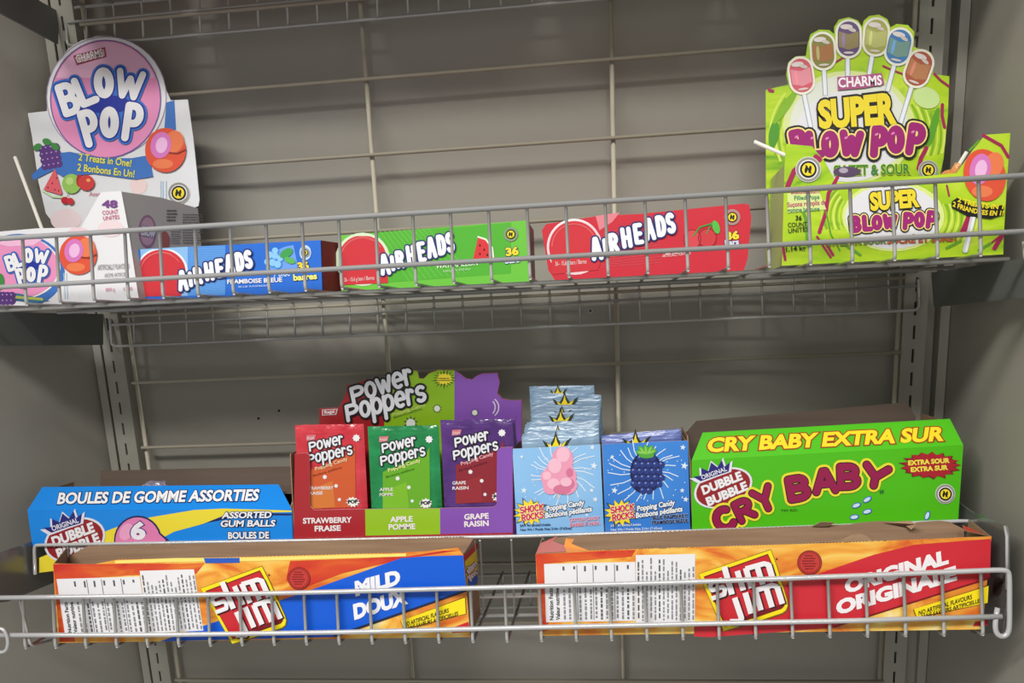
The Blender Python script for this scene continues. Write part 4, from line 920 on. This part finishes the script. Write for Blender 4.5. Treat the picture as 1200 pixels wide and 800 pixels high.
def rock_box(label, fp, colr, side, draw, depth):
    q = outz(D2, fp, YR, ZRI)
    t = thing('candy_display_box', label, 'candy box', ((q[0].x + q[1].x) / 2, YR, ZRI(q[0].x)), 'popping candy display boxes')
    b = MB(); b.prism(q, (0, CARD, 0), colr, WCARD, KRAFT); a = Art(b, (0, YR, 0)).crop(*D2); draw(a); b.build('front_panel', t)
    yb = YR + depth
    for x, d_, zt in ((q[3].x + .0003, 1, q[0].z), (q[2].x - .0003, -1, q[1].z)):
        b = MB(); b.prism([Vector((x, YR + CARD + .0002, ZRI(x))), Vector((x, YR + CARD + .0002, zt)), Vector((x, yb - .0002, zt)), Vector((x, yb - .0002, ZRI(x)))], (d_ * .001, 0, 0), side, KRAFT, KRAFT); b.build('side_panel', t)
    b = MB(); A = [q[3] + Vector((.0002, depth, 0)), q[2] + Vector((-.0002, depth, 0)), q[1] + Vector((0, depth, 0)), q[0] + Vector((0, depth, 0))]; b.prism(A, (0, CARD, 0), KRAFT, side, side); b.build('back_panel', t)
    b = MB(); x0, x1 = q[3].x + .0016, q[2].x - .0016; z0, z1 = ZRI(x0) , ZRI(x1)
    b.hexa([(x0, YR + .002, z0), (x1, YR + .002, z1), (x1, yb - .0004, z1), (x0, yb - .0004, z0)], [(x0, YR + .002, z0 + .001), (x1, YR + .002, z1 + .001), (x1, yb - .0004, z1 + .001), (x0, yb - .0004, z0 + .001)], KRAFT); b.build('base', t)
    return t
LBL = ramp_mat('sky_blue_print', [(.3, (120, 180, 236)), (.7, (160, 206, 244))], (9, 9, 9), 2, .4, .3)
RBL = ramp_mat('royal_blue_print', [(.3, (44, 116, 210)), (.7, (74, 146, 226))], (9, 9, 9), 2, .4, .3)
def d_cotton(a):
    pk, p2, p3 = M((236, 158, 188), .35), M((244, 190, 210), .35), M((214, 120, 156), .35)
    a.poly([(276, 545), (288, 545), (284, 588), (280, 588)], M((210, 200, 190)), 4)
    for x, y, rx, ry, m_, l_ in ((302, 412, 48, 58, pk, 5), (290, 460, 62, 52, pk, 5), (240, 490, 36, 36, pk, 5), (258, 515, 46, 44, pk, 5), (320, 525, 48, 44, pk, 5), (335, 485, 30, 34, pk, 5), (250, 540, 34, 28, pk, 5), (305, 390, 30, 34, p2, 6), (268, 440, 30, 34, p2, 6), (232, 484, 20, 20, p2, 6), (262, 520, 28, 24, p2, 6), (326, 520, 30, 26, p3, 6), (300, 545, 40, 22, p3, 6), (334, 470, 16, 20, p3, 6), (318, 512, 26, 20, p2, 7)): a.ell(x, y, rx, ry, m_, l_, n=20)
    rock_art(a, 80, 290, 465, True, ('COTTON CANDY', 'BARBE À PAPA'))
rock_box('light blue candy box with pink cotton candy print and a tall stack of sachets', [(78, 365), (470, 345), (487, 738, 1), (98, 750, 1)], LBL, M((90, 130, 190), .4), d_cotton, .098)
def d_berry(a):
    dk, b2, b3 = M((26, 34, 84), .3), M((44, 60, 130), .3), M((130, 150, 210), .3)
    a.ell(675, 468, 72, 92, dk, 5); a.ell(668, 520, 56, 42, dk, 5)
    for j in range(6):
        for i in range(5):
            x = 620 + i * 28 + (j % 2) * 12; y = 405 + j * 29
            if ((x - 675) / 78) ** 2 + ((y - 470) / 96) ** 2 < .95: a.ell(x, y, 15, 15, b2, 6, n=12); a.ell(x - 4, y - 5, 4.5, 4, b3, 7, n=8)
    for r_, l_ in ((-75, 40), (-40, 52), (-5, 46), (30, 50), (65, 44)):
        an = math.radians(r_); cx, cy = 676 + math.sin(an) * 26, 384 - math.cos(an) * 14; a.ell(cx, cy, 12, l_ * .55, M((84, 170, 60), .3), 8, rot=r_, n=14); a.ell(cx, cy, 5, l_ * .4, M((140, 206, 90), .3), 9, rot=r_, n=10)
    a.ell(676, 392, 34, 14, M((84, 170, 60), .3), 8)
    rock_art(a, 484, 675, 465, False, ('BLUE RASPBERRY', 'FRAMBOISE BLEUE'))
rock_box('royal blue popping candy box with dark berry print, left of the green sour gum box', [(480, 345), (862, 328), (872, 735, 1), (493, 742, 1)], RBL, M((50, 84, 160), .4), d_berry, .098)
F6 = (610, 440, 6.0)
FSKY = foil('sky_foil', (120, 150, 180), (146, 174, 200), .27, .42, 40, (.6, 1, 3.5)); FVIO = foil('violet_foil', (92, 106, 172), (112, 128, 190), .27, .4, 40, (.6, 1, 3.5))
def sstar(cx, cy, s_, word=None):
    def d(a):
        pts = [(cx - 95 * s_, cy - 25 * s_), (cx - 40 * s_, cy + 5 * s_), (cx - 14 * s_, cy - 40 * s_), (cx, cy - 95 * s_), (cx + 12 * s_, cy - 42 * s_), (cx + 40 * s_, cy + 4 * s_), (cx + 112 * s_, cy - 44 * s_), (cx + 70 * s_, cy + 30 * s_), (cx + 60 * s_, cy + 90 * s_), (cx - 60 * s_, cy + 90 * s_), (cx - 66 * s_, cy + 30 * s_)]
        a.poly(pts, M((44, 56, 40)), 1); a.poly([(cx + (x - cx) * .66, cy + 14 * s_ + (y - cy) * .72) for x, y in pts], YEL, 2)
        if word: a.word('SHOCK', cx + 60, cy + 60, cx + 160, cy + 52, 26, 8, M((200, 50, 80)), 4, ((2.5, M((60, 40, 60)), 3),), .1)
    return d
ST = [(8, 552, 428, 402, (248, 478, 1.0, 1)), (12, 552, 412, 396, None), (26, 551, 388, 372, None), (28, 550, 366, 352, (262, 392, .55, None)), (32, 548, 344, 330, None), (44, 550, 330, 312, (252, 372, .5, None)), (62, 553, 322, 268, (282, 300, .9, None)), (76, 556, 268, 246, None), (78, 558, 240, 228, (292, 262, .6, None)), (70, 561, 208, 202, None), (68, 564, 172, 168, (310, 184, .9, None)), (68, 567, 118, 136, None), (62, 517, 76, 68, (262, 112, .6, None))]
ORD = ['frontmost', 'second from the front', 'third from the front', 'fourth from the front', 'fifth from the front', 'sixth from the front', 'seventh, middle', 'sixth from the back', 'fifth from the back', 'fourth from the back', 'third from the back', 'second from the back', 'rearmost and topmost']
for i, (x0, x1, y0, y1, st) in enumerate(ST):
    sachet(F6, x0, x1, y0, y1, YR + .009 + i * .0066, 'pale blue foil sachet in the light blue box, ' + ORD[i] + ' in the stack', FSKY, sstar(*st) if st else None, 'pale blue sachets', seed=50 + i)
for i, (x0, x1, y0, y1, st) in enumerate(((568, 1122, 424, 384, (808, 462, 1.0, 1)), (590, 1130, 420, 376, None), (580, 1118, 418, 372, None))):
    sachet(F6, x0, x1, y0, y1, YR + .012 + i * .02, 'violet-blue foil sachet in the royal blue box, ' + ('front', 'middle', 'rear')[i] + ' one', FVIO, sstar(*st) if st else None, 'violet-blue sachets', seed=80 + i)

# ---- green sour gum box
LGR = M((80, 188, 24), .3); DGR = M((66, 172, 20), .3)
YCB = YR + .11
t = thing('gum_ball_box', 'bright green sour gum box with raised dark flap, right end of the lower shelf', 'candy box', (P(970, 600, YR).x, YR, ZRI(.3)))
b = MB()
q = outz(D3, [(60, 262), (992, 209), (974, 480, 1), (62, 520, 1)], YR, ZRI)
b.prism(q, (0, CARD, 0), LGR, LGR, KRAFT)
a = Art(b, (0, YR, 0)).crop(*D3)
dubble(a, 168, 355, 97, 60, -20, 4)
cm = M((150, 28, 78), .3); o_ = ((3, BLK, 6), (11, M((236, 222, 60), .3), 5))
for ch, x, y, w, h, r_, th in (('C', 172, 462, 52, 60, -30, 24), ('R', 240, 430, 46, 56, -26, 22), ('Y', 308, 393, 56, 64, -24, 22), ('B', 425, 356, 56, 62, -10, 25), ('A', 516, 332, 62, 62, -6, 24), ('B', 598, 316, 54, 62, -2, 25), ('Y', 690, 315, 72, 58, 12, 25)): a.sl(ch, x, y, w * 1.06, h * 1.1, r_, th, cm, 7, o_)
a.text('#', 704, 375, 720, 372, 14, M((40, 90, 60)), 5); a.text('TM RD.', 365, 437, 425, 434, 8, M((40, 90, 20)), 5)
a.star(878, 278, 106, 84, 17, M((120, 24, 40)), 4, 4, .07, .45); a.star(878, 278, 100, 80, 17, M((172, 36, 50), .3), 5, 4, .07, .45)
a.text('EXTRA SOUR', 803, 277, 942, 268, 15, M((240, 226, 80)), 7, .05); a.text('EXTRA SUR', 812, 300, 936, 292, 15, M((240, 226, 80)), 7, .05)
emblem(a, 929, 376, 34, 4)
for x, y, r_ in ((625, 415, 50), (662, 395, 60), (618, 455, 40), (662, 436, 45), (868, 450, 100)):
    a.ell(x, y, 17, 9, M((60, 110, 190)), 4, rot=-r_ + 30, n=14); a.ell(x - 1, y, 13, 6, M((206, 228, 246)), 5, rot=-r_ + 30, n=14)
b.build('front_panel', t)
b = MB()
lo0, lo1 = q[0] + Vector((0, 0, .0001)), q[1] + Vector((0, 0, .0001)); up0, up1 = P(790 + 98 / 2.927, 450 + 166 / 2.927, YR + .022), P(790 + 945 / 2.927, 450 + 120 / 2.927, YR + .022)
nb = (lo1 - lo0).cross(up0 - lo0).normalized(); up1 = up1 - nb * nb.dot(up1 - lo0)
b.prism([lo0, lo1, up1, up0], (0, .0009, -.0006), LGR, LGR, KRAFT)
a = Art(b, lo0, nb).crop(*D3)
a.text('CRY BABY EXTRA SUR', 115, 232, 918, 193, 44, M((244, 216, 40), .3), 4, .045, ((.10, M((150, 60, 24), .3), 3),), shear=.2)
b.build('sloping_top', t)
b = MB()
for x, d_, ztp in ((q[3].x + .0005, 1, q[0].z), (q[2].x - .0005, -1, q[1].z)):
    zt2 = (up0 if d_ > 0 else up1).z - .003
    A = [Vector((x, YR + CARD + .0002, ZRI(x))), Vector((x, YR + CARD + .0002, ztp - .002)), Vector((x, YR + .022, zt2)), Vector((x, YCB - .0002, zt2)), Vector((x, YCB - .0002, ZRI(x)))]
    b = MB(); b.prism(A, (d_ * .0012, 0, 0), KRAFT if d_ > 0 else LGR, KRAFT, KRAFT); b.build('side_panel', t)
b = MB(); b.hexa([(q[3].x + .002, YR + .002, ZRI(q[3].x)), (q[2].x - .002, YR + .002, ZRI(q[2].x)), (q[2].x - .002, YCB - .0004, ZRI(q[2].x)), (q[3].x + .002, YCB - .0004, ZRI(q[3].x))], [(q[3].x + .002, YR + .002, ZRI(q[3].x) + .001), (q[2].x - .002, YR + .002, ZRI(q[2].x) + .001), (q[2].x - .002, YCB - .0004, ZRI(q[2].x) + .001), (q[3].x + .002, YCB - .0004, ZRI(q[3].x) + .001)], KRAFT); b.build('base', t)
b = MB()
A = outz(D3, [(36, 172), (76, 126), (800, 62), (828, 112), (850, 520, 1), (62, 520, 1)], YCB, ZRI); b.prism(A, (0, CARD, 0), SHADEKRAFT, SHADEKRAFT, LGR); b.build('back_flap', t)

# ================================================================== goods, lower shelf: torn-open snack stick cartons in front
YJ = -.199; YJB = YJ + .080
ZLO = lambda x: zlow(x) + .0006
FLAME = ramp_mat('flame_print', [(.26, (206, 74, 40)), (.38, (224, 124, 44)), (.50, (240, 172, 66)), (.62, (246, 210, 110)), (.76, (248, 234, 180))], (11, 11, 22), 4, 1.6, .36)
FLRED = ramp_mat('red_flame_print', [(.35, (200, 44, 40)), (.55, (216, 80, 40)), (.72, (232, 140, 50))], (10, 10, 20), 4, 1.2, .36)
JRED = M((206, 44, 56), .36); JBLU = M((14, 92, 214), .36); JYEL = M((250, 226, 30), .36); MAR = M((126, 22, 34), .36)
def teeth(p, q_, n, amp):
    out = []
    for i in range(n):
        f = i / n; out.append((p[0] + (q_[0] - p[0]) * f, p[1] + (q_[1] - p[1]) * f)); f = (i + .5) / n; out.append((p[0] + (q_[0] - p[0]) * f, p[1] + (q_[1] - p[1]) * f - amp))
    return out
def slim(a, T, L=6):
    """tilted yellow-edged plate with two stacked words of slanted block letters"""
    mp = lambda pts: [T(*p) for p in pts]
    a.poly(mp([(135, 268), (750, 58), (800, 190), (893, 490), (902, 540), (885, 585), (850, 610), (640, 680), (345, 760)]), M((120, 110, 20)), L); a.poly(mp([(138, 270), (748, 64), (796, 195), (886, 492), (893, 538), (876, 578), (845, 600), (640, 668), (348, 752)]), JYEL, L + 1)
    a.poly(mp([(178, 290), (725, 96), (765, 190), (862, 505), (866, 540), (840, 565), (620, 640), (360, 715)]), M((120, 40, 30)), L + 2); a.poly(mp([(186, 298), (722, 108), (758, 200), (852, 505), (856, 535), (835, 552), (620, 628), (364, 703)]), M((200, 40, 50), .36), L + 3)
    a.poly(mp([(500, 640), (855, 515), (856, 535), (835, 552), (620, 628), (500, 664)]), MAR, L + 4)
    ws = M((238, 236, 240), .36)
    SL = [([(335, 312), (238, 342), (232, 380), (250, 404), (338, 376), (358, 398), (352, 438), (244, 476)], 40), ([(352, 205), (418, 440)], 52), ([(462, 240), (515, 405)], 50), ([(534, 215), (585, 385)], 50), ([(632, 205), (680, 356)], 50), ([(726, 182), (770, 330)], 52), ([(534, 222), (690, 178), (738, 190)], 44),
          ([(440, 468), (498, 640), (490, 672), (400, 672)], 50), ([(530, 425), (582, 602)], 52), ([(614, 402), (664, 574)], 50), ([(706, 378), (758, 548)], 50), ([(800, 372), (846, 520)], 50), ([(612, 408), (760, 362), (806, 376)], 44)]
    for pts, w in SL:
        q_ = mp(pts); k = T(1, 0)[0] - T(0, 0)[0]
        a.line([(x + 11, y + 9) for x, y in q_], (w + 8) * k, M((70, 16, 24)), L + 5, False); a.line(q_, (w - 2) * k, ws, L + 6, False)
def seal(a, cx, cy, r, L=4):
    m_ = M((130, 30, 34)); a.ell(cx, cy, r, r, M((196, 60, 54)), L); a.ring(cx, cy, r, r, r * .08, m_, L + 1); a.ring(cx, cy, r * .86, r * .86, r * .04, m_, L + 1)
    for i in range(6):
        hw = r * (.7 - abs(i - 2.5) * .12); a.lines(cx - hw, cy - r * .66 + i * r * .22, cx + hw, cy - r * .5 + i * r * .22, 1, m_, L + 1, .6, i, 'h')
def nutrition(a, A1, A2, seed):
    """two white label fields, rows of print running upwards"""
    pw = M((232, 232, 236), .42); g1 = M((136, 136, 142)); g2 = M((90, 90, 96))
    a.poly(A1, pw, 2); a.poly(A2, pw, 2)
    def row(A, f, f0, f1, w, m_, L=3):
        lx = lambda u, v: ((A[0][0] * (1 - u) + A[1][0] * u) * (1 - v) + (A[3][0] * (1 - u) + A[2][0] * u) * v, (A[0][1] * (1 - u) + A[1][1] * u) * (1 - v) + (A[3][1] * (1 - u) + A[2][1] * u) * v)
        a.poly([lx(f - w, f0), lx(f + w, f0), lx(f + w, f1), lx(f - w, f1)], m_, L); return lx
    rnd = random.Random(seed)
    for A, n, top in ((A1, 17, .42), (A2, 14, .06)):
        for i in range(n):
            f = (i + .6) / n
            if A is A1 and f < .16: continue
            v = top + rnd.uniform(-.04, .22) * (A is A2) + (rnd.random() < .5) * .03
            while v < .95:
                e = min(.97, v + rnd.uniform(.03, .09)); row(A, f, v, e, .19 / n, g1 if i % 5 else g2); v = e + rnd.uniform(.008, .03)
            if A is A1 and i % 2: row(A, f, .05, .05 + rnd.uniform(.05, .12), .18 / n, g2)
            if A is A1 and i in (5, 8, 12): row(A, f + .5 / n, .03, .97, .06 / n, g2)
    lx = row(A1, .5, .5, .5001, .001, pw)
    p, q_ = lx(.085, .96), lx(.085, .42); a.text('Nutrition Facts', p[0], p[1], q_[0], q_[1], math.hypot(A1[1][0] - A1[0][0], A1[1][1] - A1[0][1]) * .042, BLK, 4, .02)
    p, q_ = lx(.155, .96), lx(.155, .42); a.text('Valeur nutritive', p[0], p[1], q_[0], q_[1], math.hypot(A1[1][0] - A1[0][0], A1[1][1] - A1[0][1]) * .042, BLK, 4, .02)
def carton(label, fp, bp, base, draw, sideL, sideR, sdraw=None):
    q = outz(PXC, fp, YJ, ZLO); bq = outz(PXC, bp, YJB, ZLO)
    t = thing('snack_carton', label, 'carton', ((q[-1].x + q[-2].x) / 2, YJ, ZLO((q[-1].x + q[-2].x) / 2)), 'snack stick cartons')
    b = MB(); b.prism(q, (0, CARD, 0), base, KRAFT, KRAFT); a = Art(b, (0, YJ, 0)); draw(a); b.build('front_panel', t)
    b = MB(); b.prism(bq, (0, CARD, 0), KRAFT, KRAFT, base); b.build('back_panel', t)
    fl, fr, tl_, tr_ = q[-1], q[-2], q[0], q[-3]; bl, br, btl, btr = bq[-1], bq[-2], bq[0], bq[-3]
    for (f0, f1, b0, b1, d_, m_, dr) in ((fl, tl_, bl, btl, 1, sideL, None), (fr, tr_, br, btr, -1, sideR, sdraw)):
        b = MB(); e = Vector((d_ * .0004, CARD + .0002, 0)); g = Vector((d_ * .0004, -.0002, 0))
        A = [f0 + e, f1 + e, b1 + g, b0 + g]; A[2] = A[0] + (A[1] - A[0]) + (A[3] - A[0])
        b.prism(A, (d_ * .0011, 0, 0), m_, KRAFT, KRAFT)
        if dr: dr(Art(b, A[0], (A[1] - A[0]).cross(A[3] - A[0])))
        b.build('side_panel', t)
    b = MB(); z0 = .0006
    b.hexa([fl + Vector((.002, .002, 0)), fr + Vector((-.002, .002, 0)), br + Vector((-.002, -.001, 0)), bl + Vector((.002, -.001, 0))], [fl + Vector((.002, .002, .001)), fr + Vector((-.002, .002, .001)), br + Vector((-.002, -.001, .001)), bl + Vector((.002, -.001, .001))], KRAFT); b.build('base', t)
    return t
def noart(a, pts, p, q_, r_, s_):
    a.poly(pts, M((70, 60, 20)), 6); cx = sum(x for x, y in pts) / 4; cy = sum(y for x, y in pts) / 4; a.poly([(cx + (x - cx) * .985, cy + (y - cy) * .95) for x, y in pts], JYEL, 7)
def d_mild(a):
    a.crop(0, 0, 1)
    a.poly([(62.5, 661), (75, 660.5), (88, 752), (70, 751.6)], FLRED, 1); a.poly([(62.6, 661), (200, 660), (240, 659.5), (230, 672), (150, 674), (66, 680)], FLRED, 1)
    a.poly([(340, 657), (476, 652), (520, 645), (535, 645), (470, 655), (400, 672), (352, 690), (335, 680)], FLRED, 1)
    a.poly([(135, 656.4), (205, 653.6), (300, 652.8), (476, 648), (476, 651.5), (300, 657), (205, 658), (135, 660)], M((248, 226, 120)), 2); a.poly([(239, 653.6), (281, 653.2), (281, 659), (241, 659.5)], M((40, 90, 190)), 3)
    a.poly([(188, 751.2), (238, 733), (300, 713), (367, 690), (470, 653.6), (500, 651.4), (542.8, 650.4), (546.6, 693), (395, 745.8)], JBLU, 2); a.poly([(546.6, 693), (395, 745.8), (391, 746), (391, 744), (546.4, 690.5)], M((30, 40, 70)), 3)
    a.poly([(530, 741), (528, 736), (549, 728), (551, 740)], JRED, 3)
    a.crop(*C8); nutrition(a, [(228, 405), (562, 395), (598, 622), (262, 628)], [(562, 372), (780, 366), (818, 612), (598, 622)], 3)
    a.crop(230, 655, 8); slim(a, lambda x, y: (45 + .994 * (x - 135) + .175 * (y - 268), 270 + .02 * (x - 135) + 1.058 * (y - 268)))
    a.ell(684, 146, 9, 9, M((90, 40, 30)), 5, n=10)
    a.crop(*D4); seal(a, 184, 281, 46)
    a.text('MILD', 430, 352, 612, 302, 54, M((240, 240, 246)), 5, .06, shear=.2); a.text('DOUX', 424, 452, 640, 386, 56, M((240, 240, 246)), 5, .06, shear=.2)
    noart(a, [(617, 462), (893, 358), (897, 430), (628, 497)], 0, 0, 0, 0)
    a.text('NO ARTIFICIAL FLAVOURS', 632, 486, 822, 424, 17, M((40, 36, 20)), 9, .02, shear=.3); a.text('SANS SAVEURS ARTIFICIELLES', 640, 502, 862, 436, 15, M((40, 36, 20)), 9, .02, shear=.3)
def s_mild(a):
    a.crop(*D4); a.poly([(890, 200), (940, 150), (950, 270), (900, 345)], JYEL, 1); a.poly([(885, 185), (945, 128), (945, 152), (886, 212)], JRED, 2); a.poly([(900, 290), (945, 240), (948, 290), (902, 345)], JBLU, 2); a.text('slim', 905, 262, 942, 222, 22, W_, 4, .05, ((.1, MAR, 3),)); a.text('jim', 908, 290, 940, 262, 20, W_, 4, .05, ((.1, MAR, 3),))
fm_ = [(62, 660), (90, 660.6), (110, 661), (135, 656)] + teeth((137, 655.8), (300, 652.4), 40, .7) + teeth((300, 652.4), (476, 647.5), 40, .7) + [(500, 645.5), (520, 643.2), (537, 641.5), (543, 650), (551, 741, 1), (68, 752, 1)]
bm_ = [(72, 657), (84, 650), (100, 641)] + teeth((102, 640), (330, 635.2), 60, .7) + teeth((330, 635.2), (540, 629.4), 60, .7) + [(549, 629.6), (557, 633), (564, 733, 1), (84, 742, 1)]
carton('torn-open snack stick carton with blue MILD DOUX panel, left on the lower shelf', fm_, bm_, FLAME, d_mild, FLRED, KRAFT, s_mild)
def d_orig(a):
    a.crop(0, 0, 1)
    a.poly([(628, 649.5), (640, 648.5), (643, 738), (632, 741)], FLRED, 1); a.poly([(628, 649.5), (690, 646), (745, 644), (740, 652), (640, 660)], FLRED, 1)
    a.crop(*D6)
    a.poly([(-250, 545), (-250, 500), (-78, 470), (140, 325), (330, 258), (540, 186), (720, 142), (1054, 116), (1050, 292), (370, 505), (300, 512), (-180, 548)], JRED, 2); a.poly([(1050, 292), (370, 505), (364, 506), (364, 500), (1050, 284)], MAR, 3)
    a.poly([(-250, 500), (-76, 478), (-78, 438), (-250, 470)], FLAME, 3)
    a.poly([(975, 500), (985, 482), (1044, 470), (1040, 497)], JRED, 3)
    a.crop(*D5); nutrition(a, [(150, 242), (578, 232), (580, 508), (160, 515)], [(580, 200), (858, 195), (857, 512), (582, 518)], 9)
    a.crop(800, 635, 7.273); slim(a, lambda x, y: (x, y)); a.ell(800, 142, 8, 8, M((90, 40, 30)), 5, n=10)
    a.crop(*D6); seal(a, 257, 220, 52)
    a.text('ORIGINAL', 420, 352, 862, 222, 54, M((242, 238, 242)), 5, .06, shear=.2); a.text('ORIGINALE', 382, 446, 898, 294, 54, M((242, 238, 242)), 5, .06, shear=.2)
    noart(a, [(712, 425), (1044, 318), (1040, 396), (724, 462)], 0, 0, 0, 0)
    a.text('NO ARTIFICIAL FLAVOURS', 735, 450, 968, 378, 18, M((40, 36, 20)), 9, .02, shear=.3); a.text('SANS SAVEURS ARTIFICIELLES', 745, 466, 1010, 392, 16, M((40, 36, 20)), 9, .02, shear=.3)
fo_ = [(627.5, 649), (660, 647.4)] + teeth((688, 645.5), (825, 641), 34, .9) + teeth((825, 641), (950, 637.2), 34, .9) + teeth((950, 637.2), (1120, 630.6), 44, .9) + [(1150, 628.8), (1162, 628), (1151, 735, 1), (632, 743, 1)]
bo_ = [(640, 634), (652, 630), (690, 626.5)] + teeth((690, 626.5), (1000, 614.5), 60, .5) + [(1010, 612), (1030, 610.5), (1050, 611), (1062, 612), (1066, 617), (1074, 612), (1100, 610), (1112, 611), (1130, 620), (1127, 727, 1), (640, 733, 1)]
to = carton('torn-open snack stick carton with red ORIGINAL ORIGINALE panel, right on the lower shelf', fo_, bo_, FLAME, d_orig, JRED, JRED)
def flap(t, pts, dys, m1, m2):
    b = MB(); A = [P(x, y, YJ + dy) for (x, y), dy in zip(pts, dys)]
    n = (A[1] - A[0]).cross(A[2] - A[0]).normalized() * .0008
    b.prism(A, n, m1, m2, m2); b.build('torn_flap', t)
flap(to, [(628, 648), (634, 636), (654, 627.5), (648, 634), (662, 639), (664, 646)], [.003, .035, .066, .05, .03, .006], M((214, 120, 110), .45), KRAFT)
flap(to, [(661, 640), (663, 630.5), (673, 631.5), (670, 637), (690, 645), (664, 647)], [.02, .03, .03, .02, .005, .004], M((236, 150, 70), .45), KRAFT)
flap(to, [(960, 636), (985, 633), (998, 627), (1008, 625.5), (1016, 628.5), (1022, 634)], [.006, .010, .016, .018, .015, .006], M((204, 168, 140), .7), KRAFT)
flap(to, [(952, 616.5), (962, 611.5), (978, 612), (972, 616), (965, 617)], [.078, .074, .074, .077, .078], KRAFT, KRAFT)
flap(to, [(1036, 612), (1066, 610), (1074, 614), (1068, 620.5), (1060, 615)], [.078, .07, .068, .072, .077], M((180, 146, 116), .7), KRAFT)
flap(to, [(1128, 615), (1150, 624), (1160, 627.5), (1130, 621)], [.07, .035, .004, .05], M((200, 70, 60), .45), KRAFT)

# ---- unseen cartons added on the top shelf to shade the back panel
for i, (x0, x1, c_, h_, l_) in enumerate(((-.585, -.42, (196, 90, 60), .11, 'orange-red carton out of view, added to cast shade, far left of the top shelf'), (-.40, -.18, (190, 60, 60), .10, 'unseen red carton added to cast shade, top shelf, second from the left'), (-.165, .06, (120, 110, 150), .12, 'unseen violet-grey carton added to cast shade, top shelf, middle'), (.075, .29, (200, 170, 80), .10, 'unseen yellow carton added to cast shade, top shelf, second from the right'), (.305, .53, (90, 140, 90), .12, 'unseen green carton added to cast shade, top shelf, far right'))):
    t = thing('unseen_shade_carton', l_, 'carton', ((x0 + x1) / 2, -.257, ZTOP + .0025), 'unseen cartons added for shade')
    b = MB(); b.box((x0, -.257, ZTOP + .0025), (x1, -.12, ZTOP + h_), M(c_, .45)); b.build('carton_body', t)
    b = MB(); b.hexa([(x0 + .001, -.2575, ZTOP + h_ + .0003), (x1 - .001, -.2575, ZTOP + h_ + .0003), (x1 - .001, -.12, ZTOP + h_ + .0003), (x0 + .001, -.12, ZTOP + h_ + .0003)], [(x0 + .001, -.2575, ZTOP + h_ + .0015), (x1 - .001, -.2575, ZTOP + h_ + .0015), (x1 - .001, -.12, ZTOP + h_ + .0015), (x0 + .001, -.12, ZTOP + h_ + .0015)], KRAFT); b.build('lid', t)
